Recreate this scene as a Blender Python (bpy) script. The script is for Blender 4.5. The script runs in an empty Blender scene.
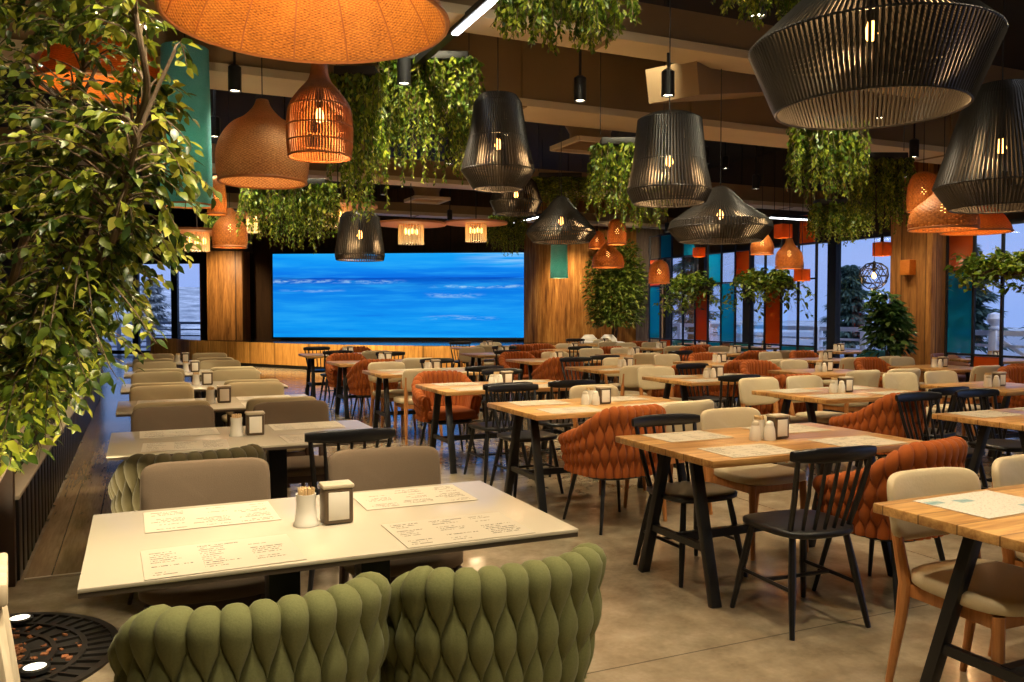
import bpy, bmesh, math, random
from math import pi, sin, cos, radians as R, sqrt, atan2
from mathutils import Vector, Matrix, noise
sc = bpy.context.scene
COL = sc.collection
rnd = random.Random(11)
U = rnd.uniform

# ------------------------------------------------------------------ camera
FPX, EYE = 834.0, 1.45
PITCH, YAW = math.atan(29 / FPX), math.atan(374 / FPX)
cam = bpy.data.cameras.new('camera')
cam.sensor_width = 36.0
cam.lens = FPX * 36.0 / 1024.0
cam.clip_start, cam.clip_end = 0.05, 400
camo = bpy.data.objects.new('camera', cam)
COL.objects.link(camo)
camo.location = (0, 0, EYE)
camo.rotation_euler = (pi / 2 - PITCH, 0, -YAW)
sc.camera = camo
FW = Vector((sin(YAW) * cos(PITCH), cos(YAW) * cos(PITCH), -sin(PITCH)))
RT = Vector((cos(YAW), -sin(YAW), 0))
UP = RT.cross(FW)
def at(px, py, D):
    """World point measured in the photograph at pixel (px, py), D metres away."""
    return Vector((0, 0, EYE)) + D * (FW + RT * ((px - 512) / FPX) - UP * ((py - 341) / FPX))

# ------------------------------------------------------------------ materials
MATS = {}
class NT:
    def __init__(s, name):
        s.m = bpy.data.materials.new(name); s.m.use_nodes = True
        s.t = s.m.node_tree; s.t.nodes.clear()
        s.out = s.n('ShaderNodeOutputMaterial')
        MATS[name] = s.m
    def n(s, typ, ins=None, **kw):
        nd = s.t.nodes.new(typ)
        for k, v in kw.items(): setattr(nd, k, v)
        for k, v in (ins or {}).items():
            sock = nd.inputs[k]
            if isinstance(v, bpy.types.NodeSocket): s.t.links.new(v, sock)
            else: sock.default_value = v
        return nd
    def math(s, op, a, b=0.0, c=None):
        ins = {0: a, 1: b}
        if c is not None: ins[2] = c
        return s.n('ShaderNodeMath', ins, operation=op).outputs[0]
    def mix(s, f, a, b, blend='MIX'):
        nd = s.n('ShaderNodeMix', data_type='RGBA', blend_type=blend)
        for k, v in ((0, f), (6, a), (7, b)):
            if isinstance(v, bpy.types.NodeSocket): s.t.links.new(v, nd.inputs[k])
            else: nd.inputs[k].default_value = v if not isinstance(v, tuple) or len(v) == 4 else (*v, 1)
        return nd.outputs[2]
    def coord(s, kind='Object', scale=(1, 1, 1), loc=None):
        c = s.n('ShaderNodeTexCoord').outputs[kind]
        ins = {'Vector': c, 'Scale': scale}
        if loc is not None: ins['Location'] = loc
        return s.n('ShaderNodeMapping', ins).outputs[0]
    def noise(s, vec, scale=5.0, detail=4.0, rough=0.55):
        return s.n('ShaderNodeTexNoise', {'Vector': vec, 'Scale': scale, 'Detail': detail, 'Roughness': rough}).outputs[0]
    def ramp(s, f, stops):
        nd = s.n('ShaderNodeValToRGB', {'Fac': f})
        e = nd.color_ramp.elements
        while len(e) > len(stops): e.remove(e[-1])
        while len(e) < len(stops): e.new(1.0)
        for k, (p, c) in zip(e, stops):
            k.position = p; k.color = (*c, 1) if len(c) == 3 else c
        return nd.outputs[0]
    def bump(s, h, strength=0.3, dist=0.01):
        return s.n('ShaderNodeBump', {'Height': h, 'Strength': strength, 'Distance': dist}).outputs[0]
    def bsdf(s, color, rough=0.5, metal=0.0, normal=None, spec=0.5, **kw):
        ins = {'Base Color': color if isinstance(color, bpy.types.NodeSocket) else (*color, 1), 'Roughness': rough, 'Metallic': metal, 'Specular IOR Level': spec}
        if normal is not None: ins['Normal'] = normal
        ins.update(kw)
        return s.n('ShaderNodeBsdfPrincipled', ins).outputs[0]
    def done(s, shader):
        s.t.links.new(shader, s.out.inputs[0]); return s.m
    def rand(s):
        return s.n('ShaderNodeObjectInfo').outputs['Random']

def plain(name, color, rough=0.5, metal=0.0, var=0.12, nscale=8.0, bump=0.0, spec=0.5):
    t = NT(name); v = t.coord()
    f = t.noise(v, nscale)
    c = t.mix(f, tuple(x * (1 - var) for x in color), tuple(min(1, x * (1 + var)) for x in color))
    nm = t.bump(t.noise(v, nscale * 12, 3), bump, 0.004) if bump else None
    return t.done(t.bsdf(c, rough, metal, nm, spec))

def fabric(name, color, var=0.18, scale=260.0, spec=0.15, rough=0.9):
    t = NT(name); v = t.coord()
    w = t.noise(v, scale, 2)
    f = t.noise(v, 9, 3)
    c = t.mix(t.math('MULTIPLY_ADD', w, 0.6, t.math('MULTIPLY', f, 0.4)), tuple(x * (1 - var) for x in color), tuple(min(1, x * (1 + var)) for x in color))
    return t.done(t.bsdf(c, rough, 0, t.bump(w, 0.25, 0.003), spec, **{'Sheen Weight': 0.06}))

def wood(name, c0, c1, axis=0, plank=0.0, rough=0.42, dark=None, grain=1.0):
    """Straight grained timber; grain runs along axis; plank = board width across it."""
    t = NT(name)
    sc3 = [14.0 * grain] * 3; sc3[axis] = 1.1 * grain
    tc = t.n('ShaderNodeTexCoord').outputs['Object']
    ob = t.rand()
    off = t.n('ShaderNodeCombineXYZ', {0: t.math('MULTIPLY', ob, 7.0), 1: t.math('MULTIPLY', ob, 13.0), 2: 0.0}).outputs[0]
    vec = t.n('ShaderNodeVectorMath', {0: tc, 1: off}, operation='ADD').outputs[0]
    line = None
    if plank:
        sep = t.n('ShaderNodeSeparateXYZ', {0: tc})
        other = {0: 1, 1: 0, 2: 0}[axis]
        k = t.math('DIVIDE', sep.outputs[other], plank)
        k = t.math('ADD', k, 50.37)
        if axis == 2:
            k = t.math('ADD', k, t.math('DIVIDE', sep.outputs[1], plank))
        fl = t.math('FLOOR', k); fr = t.math('SUBTRACT', k, fl)
        pr = t.n('ShaderNodeTexWhiteNoise', {'W': t.math('ADD', fl, ob)}, noise_dimensions='1D').outputs[0]
        line = t.math('LESS_THAN', t.math('MINIMUM', fr, t.math('SUBTRACT', 1.0, fr)), 0.02)
        vec = t.n('ShaderNodeVectorMath', {0: vec, 1: t.n('ShaderNodeCombineXYZ', {0: t.math('MULTIPLY', pr, 31.0), 1: t.math('MULTIPLY', pr, 17.0), 2: t.math('MULTIPLY', pr, 11.0)}).outputs[0]}, operation='ADD').outputs[0]
    mp = t.n('ShaderNodeMapping', {'Vector': vec, 'Scale': tuple(sc3)}).outputs[0]
    n1 = t.n('ShaderNodeTexNoise', {'Vector': mp, 'Scale': 1.0, 'Detail': 6.0, 'Roughness': 0.6, 'Distortion': 0.6}).outputs[0]
    n2 = t.n('ShaderNodeTexNoise', {'Vector': mp, 'Scale': 6.0, 'Detail': 3.0}).outputs[0]
    f = t.math('MULTIPLY_ADD', n2, 0.35, t.math('MULTIPLY', n1, 0.75))
    col = t.ramp(f, [(0.36, c0), (0.53, tuple((a + b) / 2 for a, b in zip(c0, c1))), (0.68, c1)])
    if plank:
        col = t.mix(t.math('MULTIPLY', pr, 0.5), col, tuple(x * 0.55 for x in c0))
        col = t.mix(t.math('MULTIPLY', line, 0.75), col, dark or tuple(x * 0.25 for x in c0))
    return t.done(t.bsdf(col, rough, 0, t.bump(f, 0.15, 0.004), 0.4))

def leafmat(name, cols, trans=0.4, rough=0.36):
    t = NT(name)
    g = t.n('ShaderNodeNewGeometry')
    c = t.ramp(g.outputs['Random Per Island'], cols)
    p = t.bsdf(c, rough, 0, None, 0.4)
    tr = t.n('ShaderNodeBsdfTranslucent', {'Color': c}).outputs[0]
    return t.done(t.n('ShaderNodeMixShader', {0: trans, 1: p, 2: tr}).outputs[0])

def wicker(name, c0, c1, n=70, rows=60.0, trans=0.35, holes=-1.0):
    """Basket weave around the local z axis: fine strands over upright stakes."""
    t = NT(name)
    sep = t.n('ShaderNodeSeparateXYZ', {0: t.n('ShaderNodeTexCoord').outputs['Object']})
    ang = t.math('ARCTAN2', sep.outputs[1], sep.outputs[0])
    rad = t.math('SQRT', t.math('ADD', t.math('MULTIPLY', sep.outputs[0], sep.outputs[0]), t.math('MULTIPLY', sep.outputs[1], sep.outputs[1])))
    s_ = t.math('SUBTRACT', sep.outputs[2], t.math('MULTIPLY', rad, 0.8))
    st = t.math('SINE', t.math('MULTIPLY', ang, n))
    row = t.math('SINE', t.math('MULTIPLY', s_, rows * 2 * pi))
    w = t.math('MULTIPLY', st, row)
    fib = t.noise(t.n('ShaderNodeCombineXYZ', {0: t.math('MULTIPLY', ang, n * 0.45), 1: t.math('MULTIPLY', s_, rows * 1.3), 2: 0.0}).outputs[0], 1.0, 3, 0.6)
    nz = t.noise(t.coord(), 7, 3)
    f = t.math('ADD', t.math('MULTIPLY', w, 0.13), t.math('ADD', t.math('MULTIPLY', fib, 0.75), t.math('MULTIPLY_ADD', nz, 0.3, -0.05)))
    c = t.ramp(f, [(0.22, c0), (0.72, c1)])
    p = t.bsdf(c, 0.55, 0, t.bump(f, 0.6, 0.008), 0.3)
    tr = t.n('ShaderNodeBsdfTranslucent', {'Color': c}).outputs[0]
    body = t.n('ShaderNodeMixShader', {0: trans, 1: p, 2: tr}).outputs[0]
    hole = t.math('MULTIPLY', t.math('LESS_THAN', t.math('ADD', w, t.math('MULTIPLY', fib, 0.5)), holes - 0.6), 1.0)
    return t.done(t.n('ShaderNodeMixShader', {0: hole, 1: body, 2: t.n('ShaderNodeBsdfTransparent').outputs[0]}).outputs[0])

def emit(name, color, strength):
    t = NT(name)
    return t.done(t.n('ShaderNodeEmission', {'Color': (*color, 1), 'Strength': strength}).outputs[0])

def glass(name, color=(1, 1, 1), tint=0.0, refl=0.08):
    t = NT(name)
    fr = t.n('ShaderNodeLayerWeight', {'Blend': 0.25}).outputs['Fresnel']
    tr = t.n('ShaderNodeBsdfTransparent', {'Color': (*color, 1)}).outputs[0]
    gl = t.n('ShaderNodeBsdfGlossy', {'Color': (1, 1, 1, 1), 'Roughness': 0.03}).outputs[0]
    f = t.math('MULTIPLY_ADD', fr, 0.35, refl * 0.4)
    m = t.n('ShaderNodeMixShader', {0: f, 1: tr, 2: gl}).outputs[0]
    if tint:
        d = t.bsdf(color, 0.15, 0, None, 0.5)
        tl = t.n('ShaderNodeBsdfTranslucent', {'Color': (*color, 1)}).outputs[0]
        d2 = t.n('ShaderNodeMixShader', {0: 0.5, 1: d, 2: tl}).outputs[0]
        m = t.n('ShaderNodeMixShader', {0: tint, 1: m, 2: d2}).outputs[0]
    return t.done(m)

plain('black_paint', (0.006, 0.006, 0.007), 0.34, 0, 0.2)
plain('black_metal', (0.015, 0.015, 0.016), 0.4, 0.3, 0.2)
plain('black_cord', (0.015, 0.013, 0.011), 0.4, 0, 0.2, 30)
plain('dark_steel', (0.05, 0.048, 0.045), 0.45, 0.7, 0.2)
plain('grate_iron', (0.035, 0.03, 0.025), 0.5, 0.6, 0.3, 14)
plain('white_ceramic', (0.78, 0.72, 0.6), 0.22, 0, 0.04)
plain('napkin_paper', (0.85, 0.78, 0.64), 0.9, 0, 0.05)
plain('holder_brown', (0.095, 0.062, 0.033), 0.42, 0, 0.15, 20)
plain('holder_cap', (0.5, 0.42, 0.29), 0.4, 0, 0.1, 20)
plain('toothpick_wood', (0.72, 0.5, 0.24), 0.7, 0, 0.2, 60)
plain('white_plastic', (0.75, 0.74, 0.72), 0.35, 0, 0.04)
plain('white_rail', (0.74, 0.78, 0.9), 0.5, 0, 0.05)
plain('dark_brown_wood', (0.05, 0.024, 0.013), 0.45, 0, 0.3, 20)
plain('table_laminate', (0.50, 0.435, 0.325), 0.24, 0, 0.03, 3)
plain('laminate_edge', (0.06, 0.04, 0.025), 0.5, 0, 0.1)
plain('duct_paint', (0.26, 0.17, 0.085), 0.7, 0, 0.22, 1.5)
plain('duct_trim', (0.62, 0.5, 0.34), 0.6, 0, 0.12, 2)
plain('soil_bark', (0.34, 0.13, 0.05), 0.9, 0, 0.6, 40, 0.8)
plain('dark_soil', (0.03, 0.02, 0.013), 0.95, 0, 0.5, 40, 0.8)
plain('cap_cream', (0.5, 0.43, 0.32), 0.4, 0, 0.1)
plain('stone_terrace', (0.3, 0.31, 0.34), 0.8, 0, 0.2, 2)
plain('trunk_bark', (0.1, 0.062, 0.03), 0.8, 0, 0.4, 25, 0.6)
plain('orange_rim', (0.55, 0.16, 0.03), 0.5, 0, 0.2)
plain('teal_cloth', (0.03, 0.2, 0.22), 0.85, 0, 0.2)
plain('dark_red_cloth', (0.16, 0.02, 0.02), 0.85, 0, 0.2)
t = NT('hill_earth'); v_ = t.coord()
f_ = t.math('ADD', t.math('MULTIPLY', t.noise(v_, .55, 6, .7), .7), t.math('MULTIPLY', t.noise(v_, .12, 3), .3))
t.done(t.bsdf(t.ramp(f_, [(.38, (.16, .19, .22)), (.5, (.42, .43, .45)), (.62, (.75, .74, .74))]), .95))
plain('grille_paint', (0.33, 0.2, 0.11), 0.5, 0, 0.1)
plain('planter_black', (0.012, 0.01, 0.008), 0.6, 0, 0.2)
fabric('green_fabric', (0.165, 0.17, 0.066), 0.28, 190)
fabric('olive_fabric', (0.05, 0.04, 0.016))
fabric('rust_fabric', (0.30, 0.074, 0.014))
fabric('taupe_fabric', (0.135, 0.096, 0.061), 0.16)
fabric('sand_fabric', (0.38, 0.30, 0.17), 0.08)
fabric('cream_leather', (0.55, 0.45, 0.28), 0.06, 90, 0.35, 0.5)
wood('oak_top', (0.27, 0.105, 0.022), (0.76, 0.45, 0.16), 0, 0.15, 0.3)
wood('oak_leg', (0.33, 0.12, 0.03), (0.55, 0.24, 0.075), 2)
wood('pale_wood', (0.55, 0.42, 0.26), (0.8, 0.68, 0.48), 2)
wood('stage_wood', (0.42, 0.17, 0.03), (0.9, 0.5, 0.13), 2, 0.34, 0.5)
wood('column_wood', (0.16, 0.055, 0.013), (0.62, 0.28, 0.07), 2, 0.5, 0.5, grain=0.8)
wood('path_wood', (0.22, 0.15, 0.075), (0.42, 0.30, 0.17), 1, 0.19, 0.16)
wood('grey_boards', (0.15, 0.11, 0.095), (0.4, 0.32, 0.28), 2, 0.32, 0.7)
wood('dark_panel', (0.045, 0.022, 0.012), (0.085, 0.045, 0.02), 2, 0.25, 0.5)
leafmat('ficus_leaf', [(0.0, (0.016, 0.034, 0.006)), (0.35, (0.045, 0.08, 0.010)), (0.65, (0.14, 0.18, 0.016)), (0.9, (0.30, 0.32, 0.03)), (1.0, (0.45, 0.42, 0.08))])
leafmat('hanging_leaf', [(0.0, (0.04, 0.09, 0.008)), (0.5, (0.13, 0.20, 0.016)), (0.85, (0.30, 0.35, 0.03)), (1.0, (0.45, 0.48, 0.06))])
leafmat('shrub_leaf', [(0.0, (0.02, 0.06, 0.015)), (0.6, (0.05, 0.12, 0.03)), (1.0, (0.16, 0.26, 0.07))])
leafmat('wall_tree_leaf', [(0.0, (0.04, 0.08, 0.01)), (0.6, (0.12, 0.18, 0.022)), (1.0, (0.28, 0.32, 0.06))])
leafmat('pine_leaf', [(0.0, (0.035, 0.07, 0.06)), (0.6, (0.08, 0.14, 0.11)), (1.0, (0.16, 0.22, 0.17))])
wicker('wicker_orange', (0.14, 0.04, 0.008), (0.78, 0.35, 0.075), 90, 60, 0.25)
wicker('wicker_open', (0.10, 0.03, 0.006), (0.55, 0.19, 0.035), 28, 22, 0.12, 0.5)
wicker('wicker_tan', (0.16, 0.065, 0.022), (0.72, 0.40, 0.17), 60, 60, 0.3, -0.1)
wicker('orange_shade', (0.5, 0.13, 0.015), (0.9, 0.33, 0.05), 40, 50, 0.4)
wicker('teal_shade', (0.05, 0.30, 0.36), (0.28, 0.66, 0.72), 60, 120, 0.45)
plain('cane', (0.34, 0.12, 0.03), 0.5, 0, 0.35, 40)
emit('bulb_glow', (1.0, 0.45, 0.11), 9)
emit('led_white', (0.92, 0.95, 1.0), 9)
emit('downlight_glow', (1.0, 0.86, 0.6), 14)
emit('uplight_glow', (1.0, 0.9, 0.68), 3)
glass('clear_glass')
glass('teal_glass', (0.02, 0.55, 0.78), 0.42)
glass('orange_glass', (0.85, 0.17, 0.02), 0.65)
glass('crystal', (1.0, 0.9, 0.7), 0.35)

def floor_mat():
    t = NT('polished_concrete'); v = t.coord('Object')
    a = t.noise(v, 0.9, 7, 0.62); b = t.noise(v, 5.5, 6, 0.6); c = t.noise(v, 40, 3)
    f = t.math('ADD', t.math('MULTIPLY', a, 0.55), t.math('ADD', t.math('MULTIPLY', b, 0.35), t.math('MULTIPLY', c, 0.1)))
    col = t.ramp(f, [(0.33, (0.13, 0.1, 0.06)), (0.5, (0.27, 0.215, 0.14)), (0.66, (0.42, 0.35, 0.245))])
    # saw-cut joints
    sep = t.n('ShaderNodeSeparateXYZ', {0: v})
    ln = None
    for k, o in ((0, 0.35), (1, 0.72)):
        q = t.math('ABSOLUTE', t.math('SUBTRACT', t.math('FRACT', t.math('ADD', t.math('DIVIDE', sep.outputs[k], 3.7), o + 20)), 0.5))
        l = t.math('LESS_THAN', q, 0.0012)
        ln = l if ln is None else t.math('MAXIMUM', ln, l)
    col = t.mix(t.math('MULTIPLY', ln, 0.6), col, (0.05, 0.04, 0.03))
    rg = t.n('ShaderNodeMapRange', {0: b, 1: 0.3, 2: 0.7, 3: 0.08, 4: 0.24}).outputs[0]
    return t.done(t.bsdf(col, rg, 0, t.bump(b, 0.04, 0.01), 0.55))
floor_mat()

def screen_mat():
    t = NT('sea_picture')
    uv = t.n('ShaderNodeTexCoord').outputs['UV']
    s = t.n('ShaderNodeSeparateXYZ', {0: uv}); x, y = s.outputs[0], s.outputs[1]
    st = t.noise(t.n('ShaderNodeMapping', {'Vector': uv, 'Scale': (3.0, 22.0, 1)}).outputs[0], 1.5, 5)
    y2 = t.math('ADD', y, t.math('MULTIPLY', t.math('SUBTRACT', st, 0.5), 0.08))
    base = t.ramp(y2, [(0.0, (0.005, 0.34, 0.92)), (0.35, (0.006, 0.28, 0.88)), (0.55, (0.004, 0.22, 0.82)), (0.66, (0.003, 0.15, 0.68)), (0.705, (0.002, 0.075, 0.50)), (0.72, (0.004, 0.17, 0.80)), (0.86, (0.006, 0.30, 0.93)), (1.0, (0.01, 0.38, 0.95))])
    sw = t.noise(t.n('ShaderNodeMapping', {'Vector': uv, 'Scale': (1.6, 7.0, 1), 'Location': (3.3, 1.7, 0)}).outputs[0], 1.6, 5, .62)
    base = t.mix(t.n('ShaderNodeMapRange', {0: sw, 1: .48, 2: .7, 3: 0.0, 4: .6}).outputs[0], base, (0.03, 0.46, 0.97))
    base = t.mix(t.n('ShaderNodeMapRange', {0: sw, 1: .46, 2: .3, 3: 0.0, 4: .5}).outputs[0], base, (0.003, 0.15, 0.75))
    # surf lines
    def band(y0, w, x0, x1, seed, sx, sy):
        yy = t.math('ADD', y, t.math('MULTIPLY', t.math('SUBTRACT', t.noise(t.n('ShaderNodeMapping', {'Vector': uv, 'Scale': (5, 1, 1), 'Location': (seed, 0, 0)}).outputs[0], 1.0, 2), 0.5), 0.06))
        d = t.math('DIVIDE', t.math('ABSOLUTE', t.math('SUBTRACT', yy, y0)), w)
        g = t.math('MAXIMUM', t.math('SUBTRACT', 1.0, d), 0.0)
        xm = t.math('MULTIPLY', t.n('ShaderNodeMapRange', {0: x, 1: x0, 2: x0 + 0.08, 3: 0.0, 4: 1.0}).outputs[0], t.n('ShaderNodeMapRange', {0: x, 1: x1 - 0.1, 2: x1, 3: 1.0, 4: 0.0}).outputs[0])
        nz = t.noise(t.n('ShaderNodeMapping', {'Vector': uv, 'Scale': (sx, sy, 1), 'Location': (seed * 3, 0, 0)}).outputs[0], 1.0, 6, 0.7)
        return t.math('MULTIPLY', t.math('MULTIPLY', g, xm), t.n('ShaderNodeMapRange', {0: nz, 1: 0.45, 2: 0.66, 3: 0.0, 4: 1.0}).outputs[0])
    m = band(0.665, 0.028, -0.08, 0.55, 1.3, 26, 40)
    for a in ((0.6, 0.022, 0.62, 1.12, 4.2, 22, 30), (0.5, 0.035, 0.6, 0.86, 7.7, 14, 18), (0.23, 0.03, 0.58, 0.92, 2.9, 12, 24), (0.56, 0.02, 0.02, 0.3, 6.1, 12, 30)):
        m = t.math('MAXIMUM', m, band(*a))
    cl = t.math('MULTIPLY', t.n('ShaderNodeMapRange', {0: y, 1: 0.82, 2: 0.93, 3: 0.0, 4: 1.0}).outputs[0], t.math('MULTIPLY', t.n('ShaderNodeMapRange', {0: x, 1: 0.72, 2: 0.95, 3: 0.0, 4: 1.0}).outputs[0], t.n('ShaderNodeMapRange', {0: st, 1: 0.42, 2: 0.62, 3: 0.0, 4: 0.7}).outputs[0]))
    m = t.math('MAXIMUM', m, cl)
    col = t.mix(t.math('MULTIPLY', m, 0.85), base, (0.5, 0.8, 1.0))
    return t.done(t.n('ShaderNodeEmission', {'Color': col, 'Strength': 1.0}).outputs[0])
screen_mat()

def menu_mat():
    """Printed menu sheet: columns of small unreadable dark print on cream paper."""
    t = NT('menu_paper')
    uv = t.n('ShaderNodeTexCoord').outputs['UV']
    rv = t.rand()
    s = t.n('ShaderNodeSeparateXYZ', {0: uv}); x, y = s.outputs[0], s.outputs[1]
    rows = t.math('MULTIPLY', y, 15.0)
    rf = t.math('FLOOR', rows)
    rr = t.n('ShaderNodeTexWhiteNoise', {'Vector': t.n('ShaderNodeCombineXYZ', {0: rf, 1: t.math('FLOOR', t.math('MULTIPLY', x, 3.0)), 2: rv}).outputs[0]}, noise_dimensions='3D').outputs[0]
    fr = t.math('FRACT', rows)
    inrow = t.math('MULTIPLY', t.math('GREATER_THAN', fr, 0.32), t.math('LESS_THAN', fr, 0.68))
    cx = t.math('FRACT', t.math('MULTIPLY', x, 3.0))
    incol = t.math('MULTIPLY', t.math('GREATER_THAN', cx, 0.1), t.math('LESS_THAN', cx, t.math('MULTIPLY_ADD', rr, 0.75, 0.2)))
    wv = t.n('ShaderNodeMapping', {'Vector': uv, 'Scale': (70, 15, 1)}).outputs[0]
    wd = t.math('GREATER_THAN', t.noise(wv, 1.0, 2), 0.46)
    keep = t.math('GREATER_THAN', rr, 0.35)
    edge = t.math('MULTIPLY', t.math('MULTIPLY', t.math('GREATER_THAN', x, 0.05), t.math('LESS_THAN', x, 0.95)), t.math('MULTIPLY', t.math('GREATER_THAN', y, 0.08), t.math('LESS_THAN', y, 0.92)))
    k = inrow
    for q in (incol, wd, keep, edge): k = t.math('MULTIPLY', k, q)
    k = t.math('MULTIPLY', k, t.math('MULTIPLY_ADD', rr, 0.5, 0.5))
    col = t.mix(k, (0.455, 0.40, 0.30), (0.022, 0.018, 0.014))
    return t.done(t.bsdf(col, 0.6, 0, None, 0.3))
menu_mat()
def menu_photo_mat():
    t = NT('menu_photo_paper')
    uv = t.n('ShaderNodeTexCoord').outputs['UV']
    v = t.n('ShaderNodeTexVoronoi', {'Vector': t.n('ShaderNodeMapping', {'Vector': uv, 'Scale': (3.2, 4.0, 1)}).outputs[0], 'Scale': 1.0}, distance='CHEBYCHEV')
    sep = t.n('ShaderNodeSeparateColor', {0: v.outputs['Color']})
    m = t.math('MULTIPLY', t.math('LESS_THAN', v.outputs['Distance'], 0.3), t.math('GREATER_THAN', sep.outputs[0], 0.45))
    pic = t.ramp(t.noise(uv, 12, 4), [(0.35, (0.10, 0.24, 0.27)), (0.6, (0.34, 0.45, 0.42))])
    txt = t.math('MULTIPLY', t.math('GREATER_THAN', t.noise(t.n('ShaderNodeMapping', {'Vector': uv, 'Scale': (50, 26, 1)}).outputs[0], 1.0, 2), 0.6), 0.5)
    col = t.mix(txt, (0.60, 0.57, 0.49), (0.2, 0.18, 0.15))
    col = t.mix(m, col, pic)
    return t.done(t.bsdf(col, 0.45, 0, None, 0.4))
menu_photo_mat()

def bark_wall_mat():
    t = NT('rough_wall_wood')
    v = t.coord('Object', (9, 9, 0.8)); n = t.noise(v, 1.0, 6, 0.65)
    v2 = t.coord('Object', (22, 22, 2.2)); n2 = t.noise(v2, 1.0, 4)
    f = t.math('ADD', t.math('MULTIPLY', n, 0.7), t.math('MULTIPLY', n2, 0.3))
    c = t.ramp(f, [(0.32, (0.08, 0.027, 0.006)), (0.5, (0.34, 0.14, 0.028)), (0.68, (0.66, 0.34, 0.09))])
    return t.done(t.bsdf(c, 0.7, 0, t.bump(f, 0.9, 0.05), 0.25))
bark_wall_mat()

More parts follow.
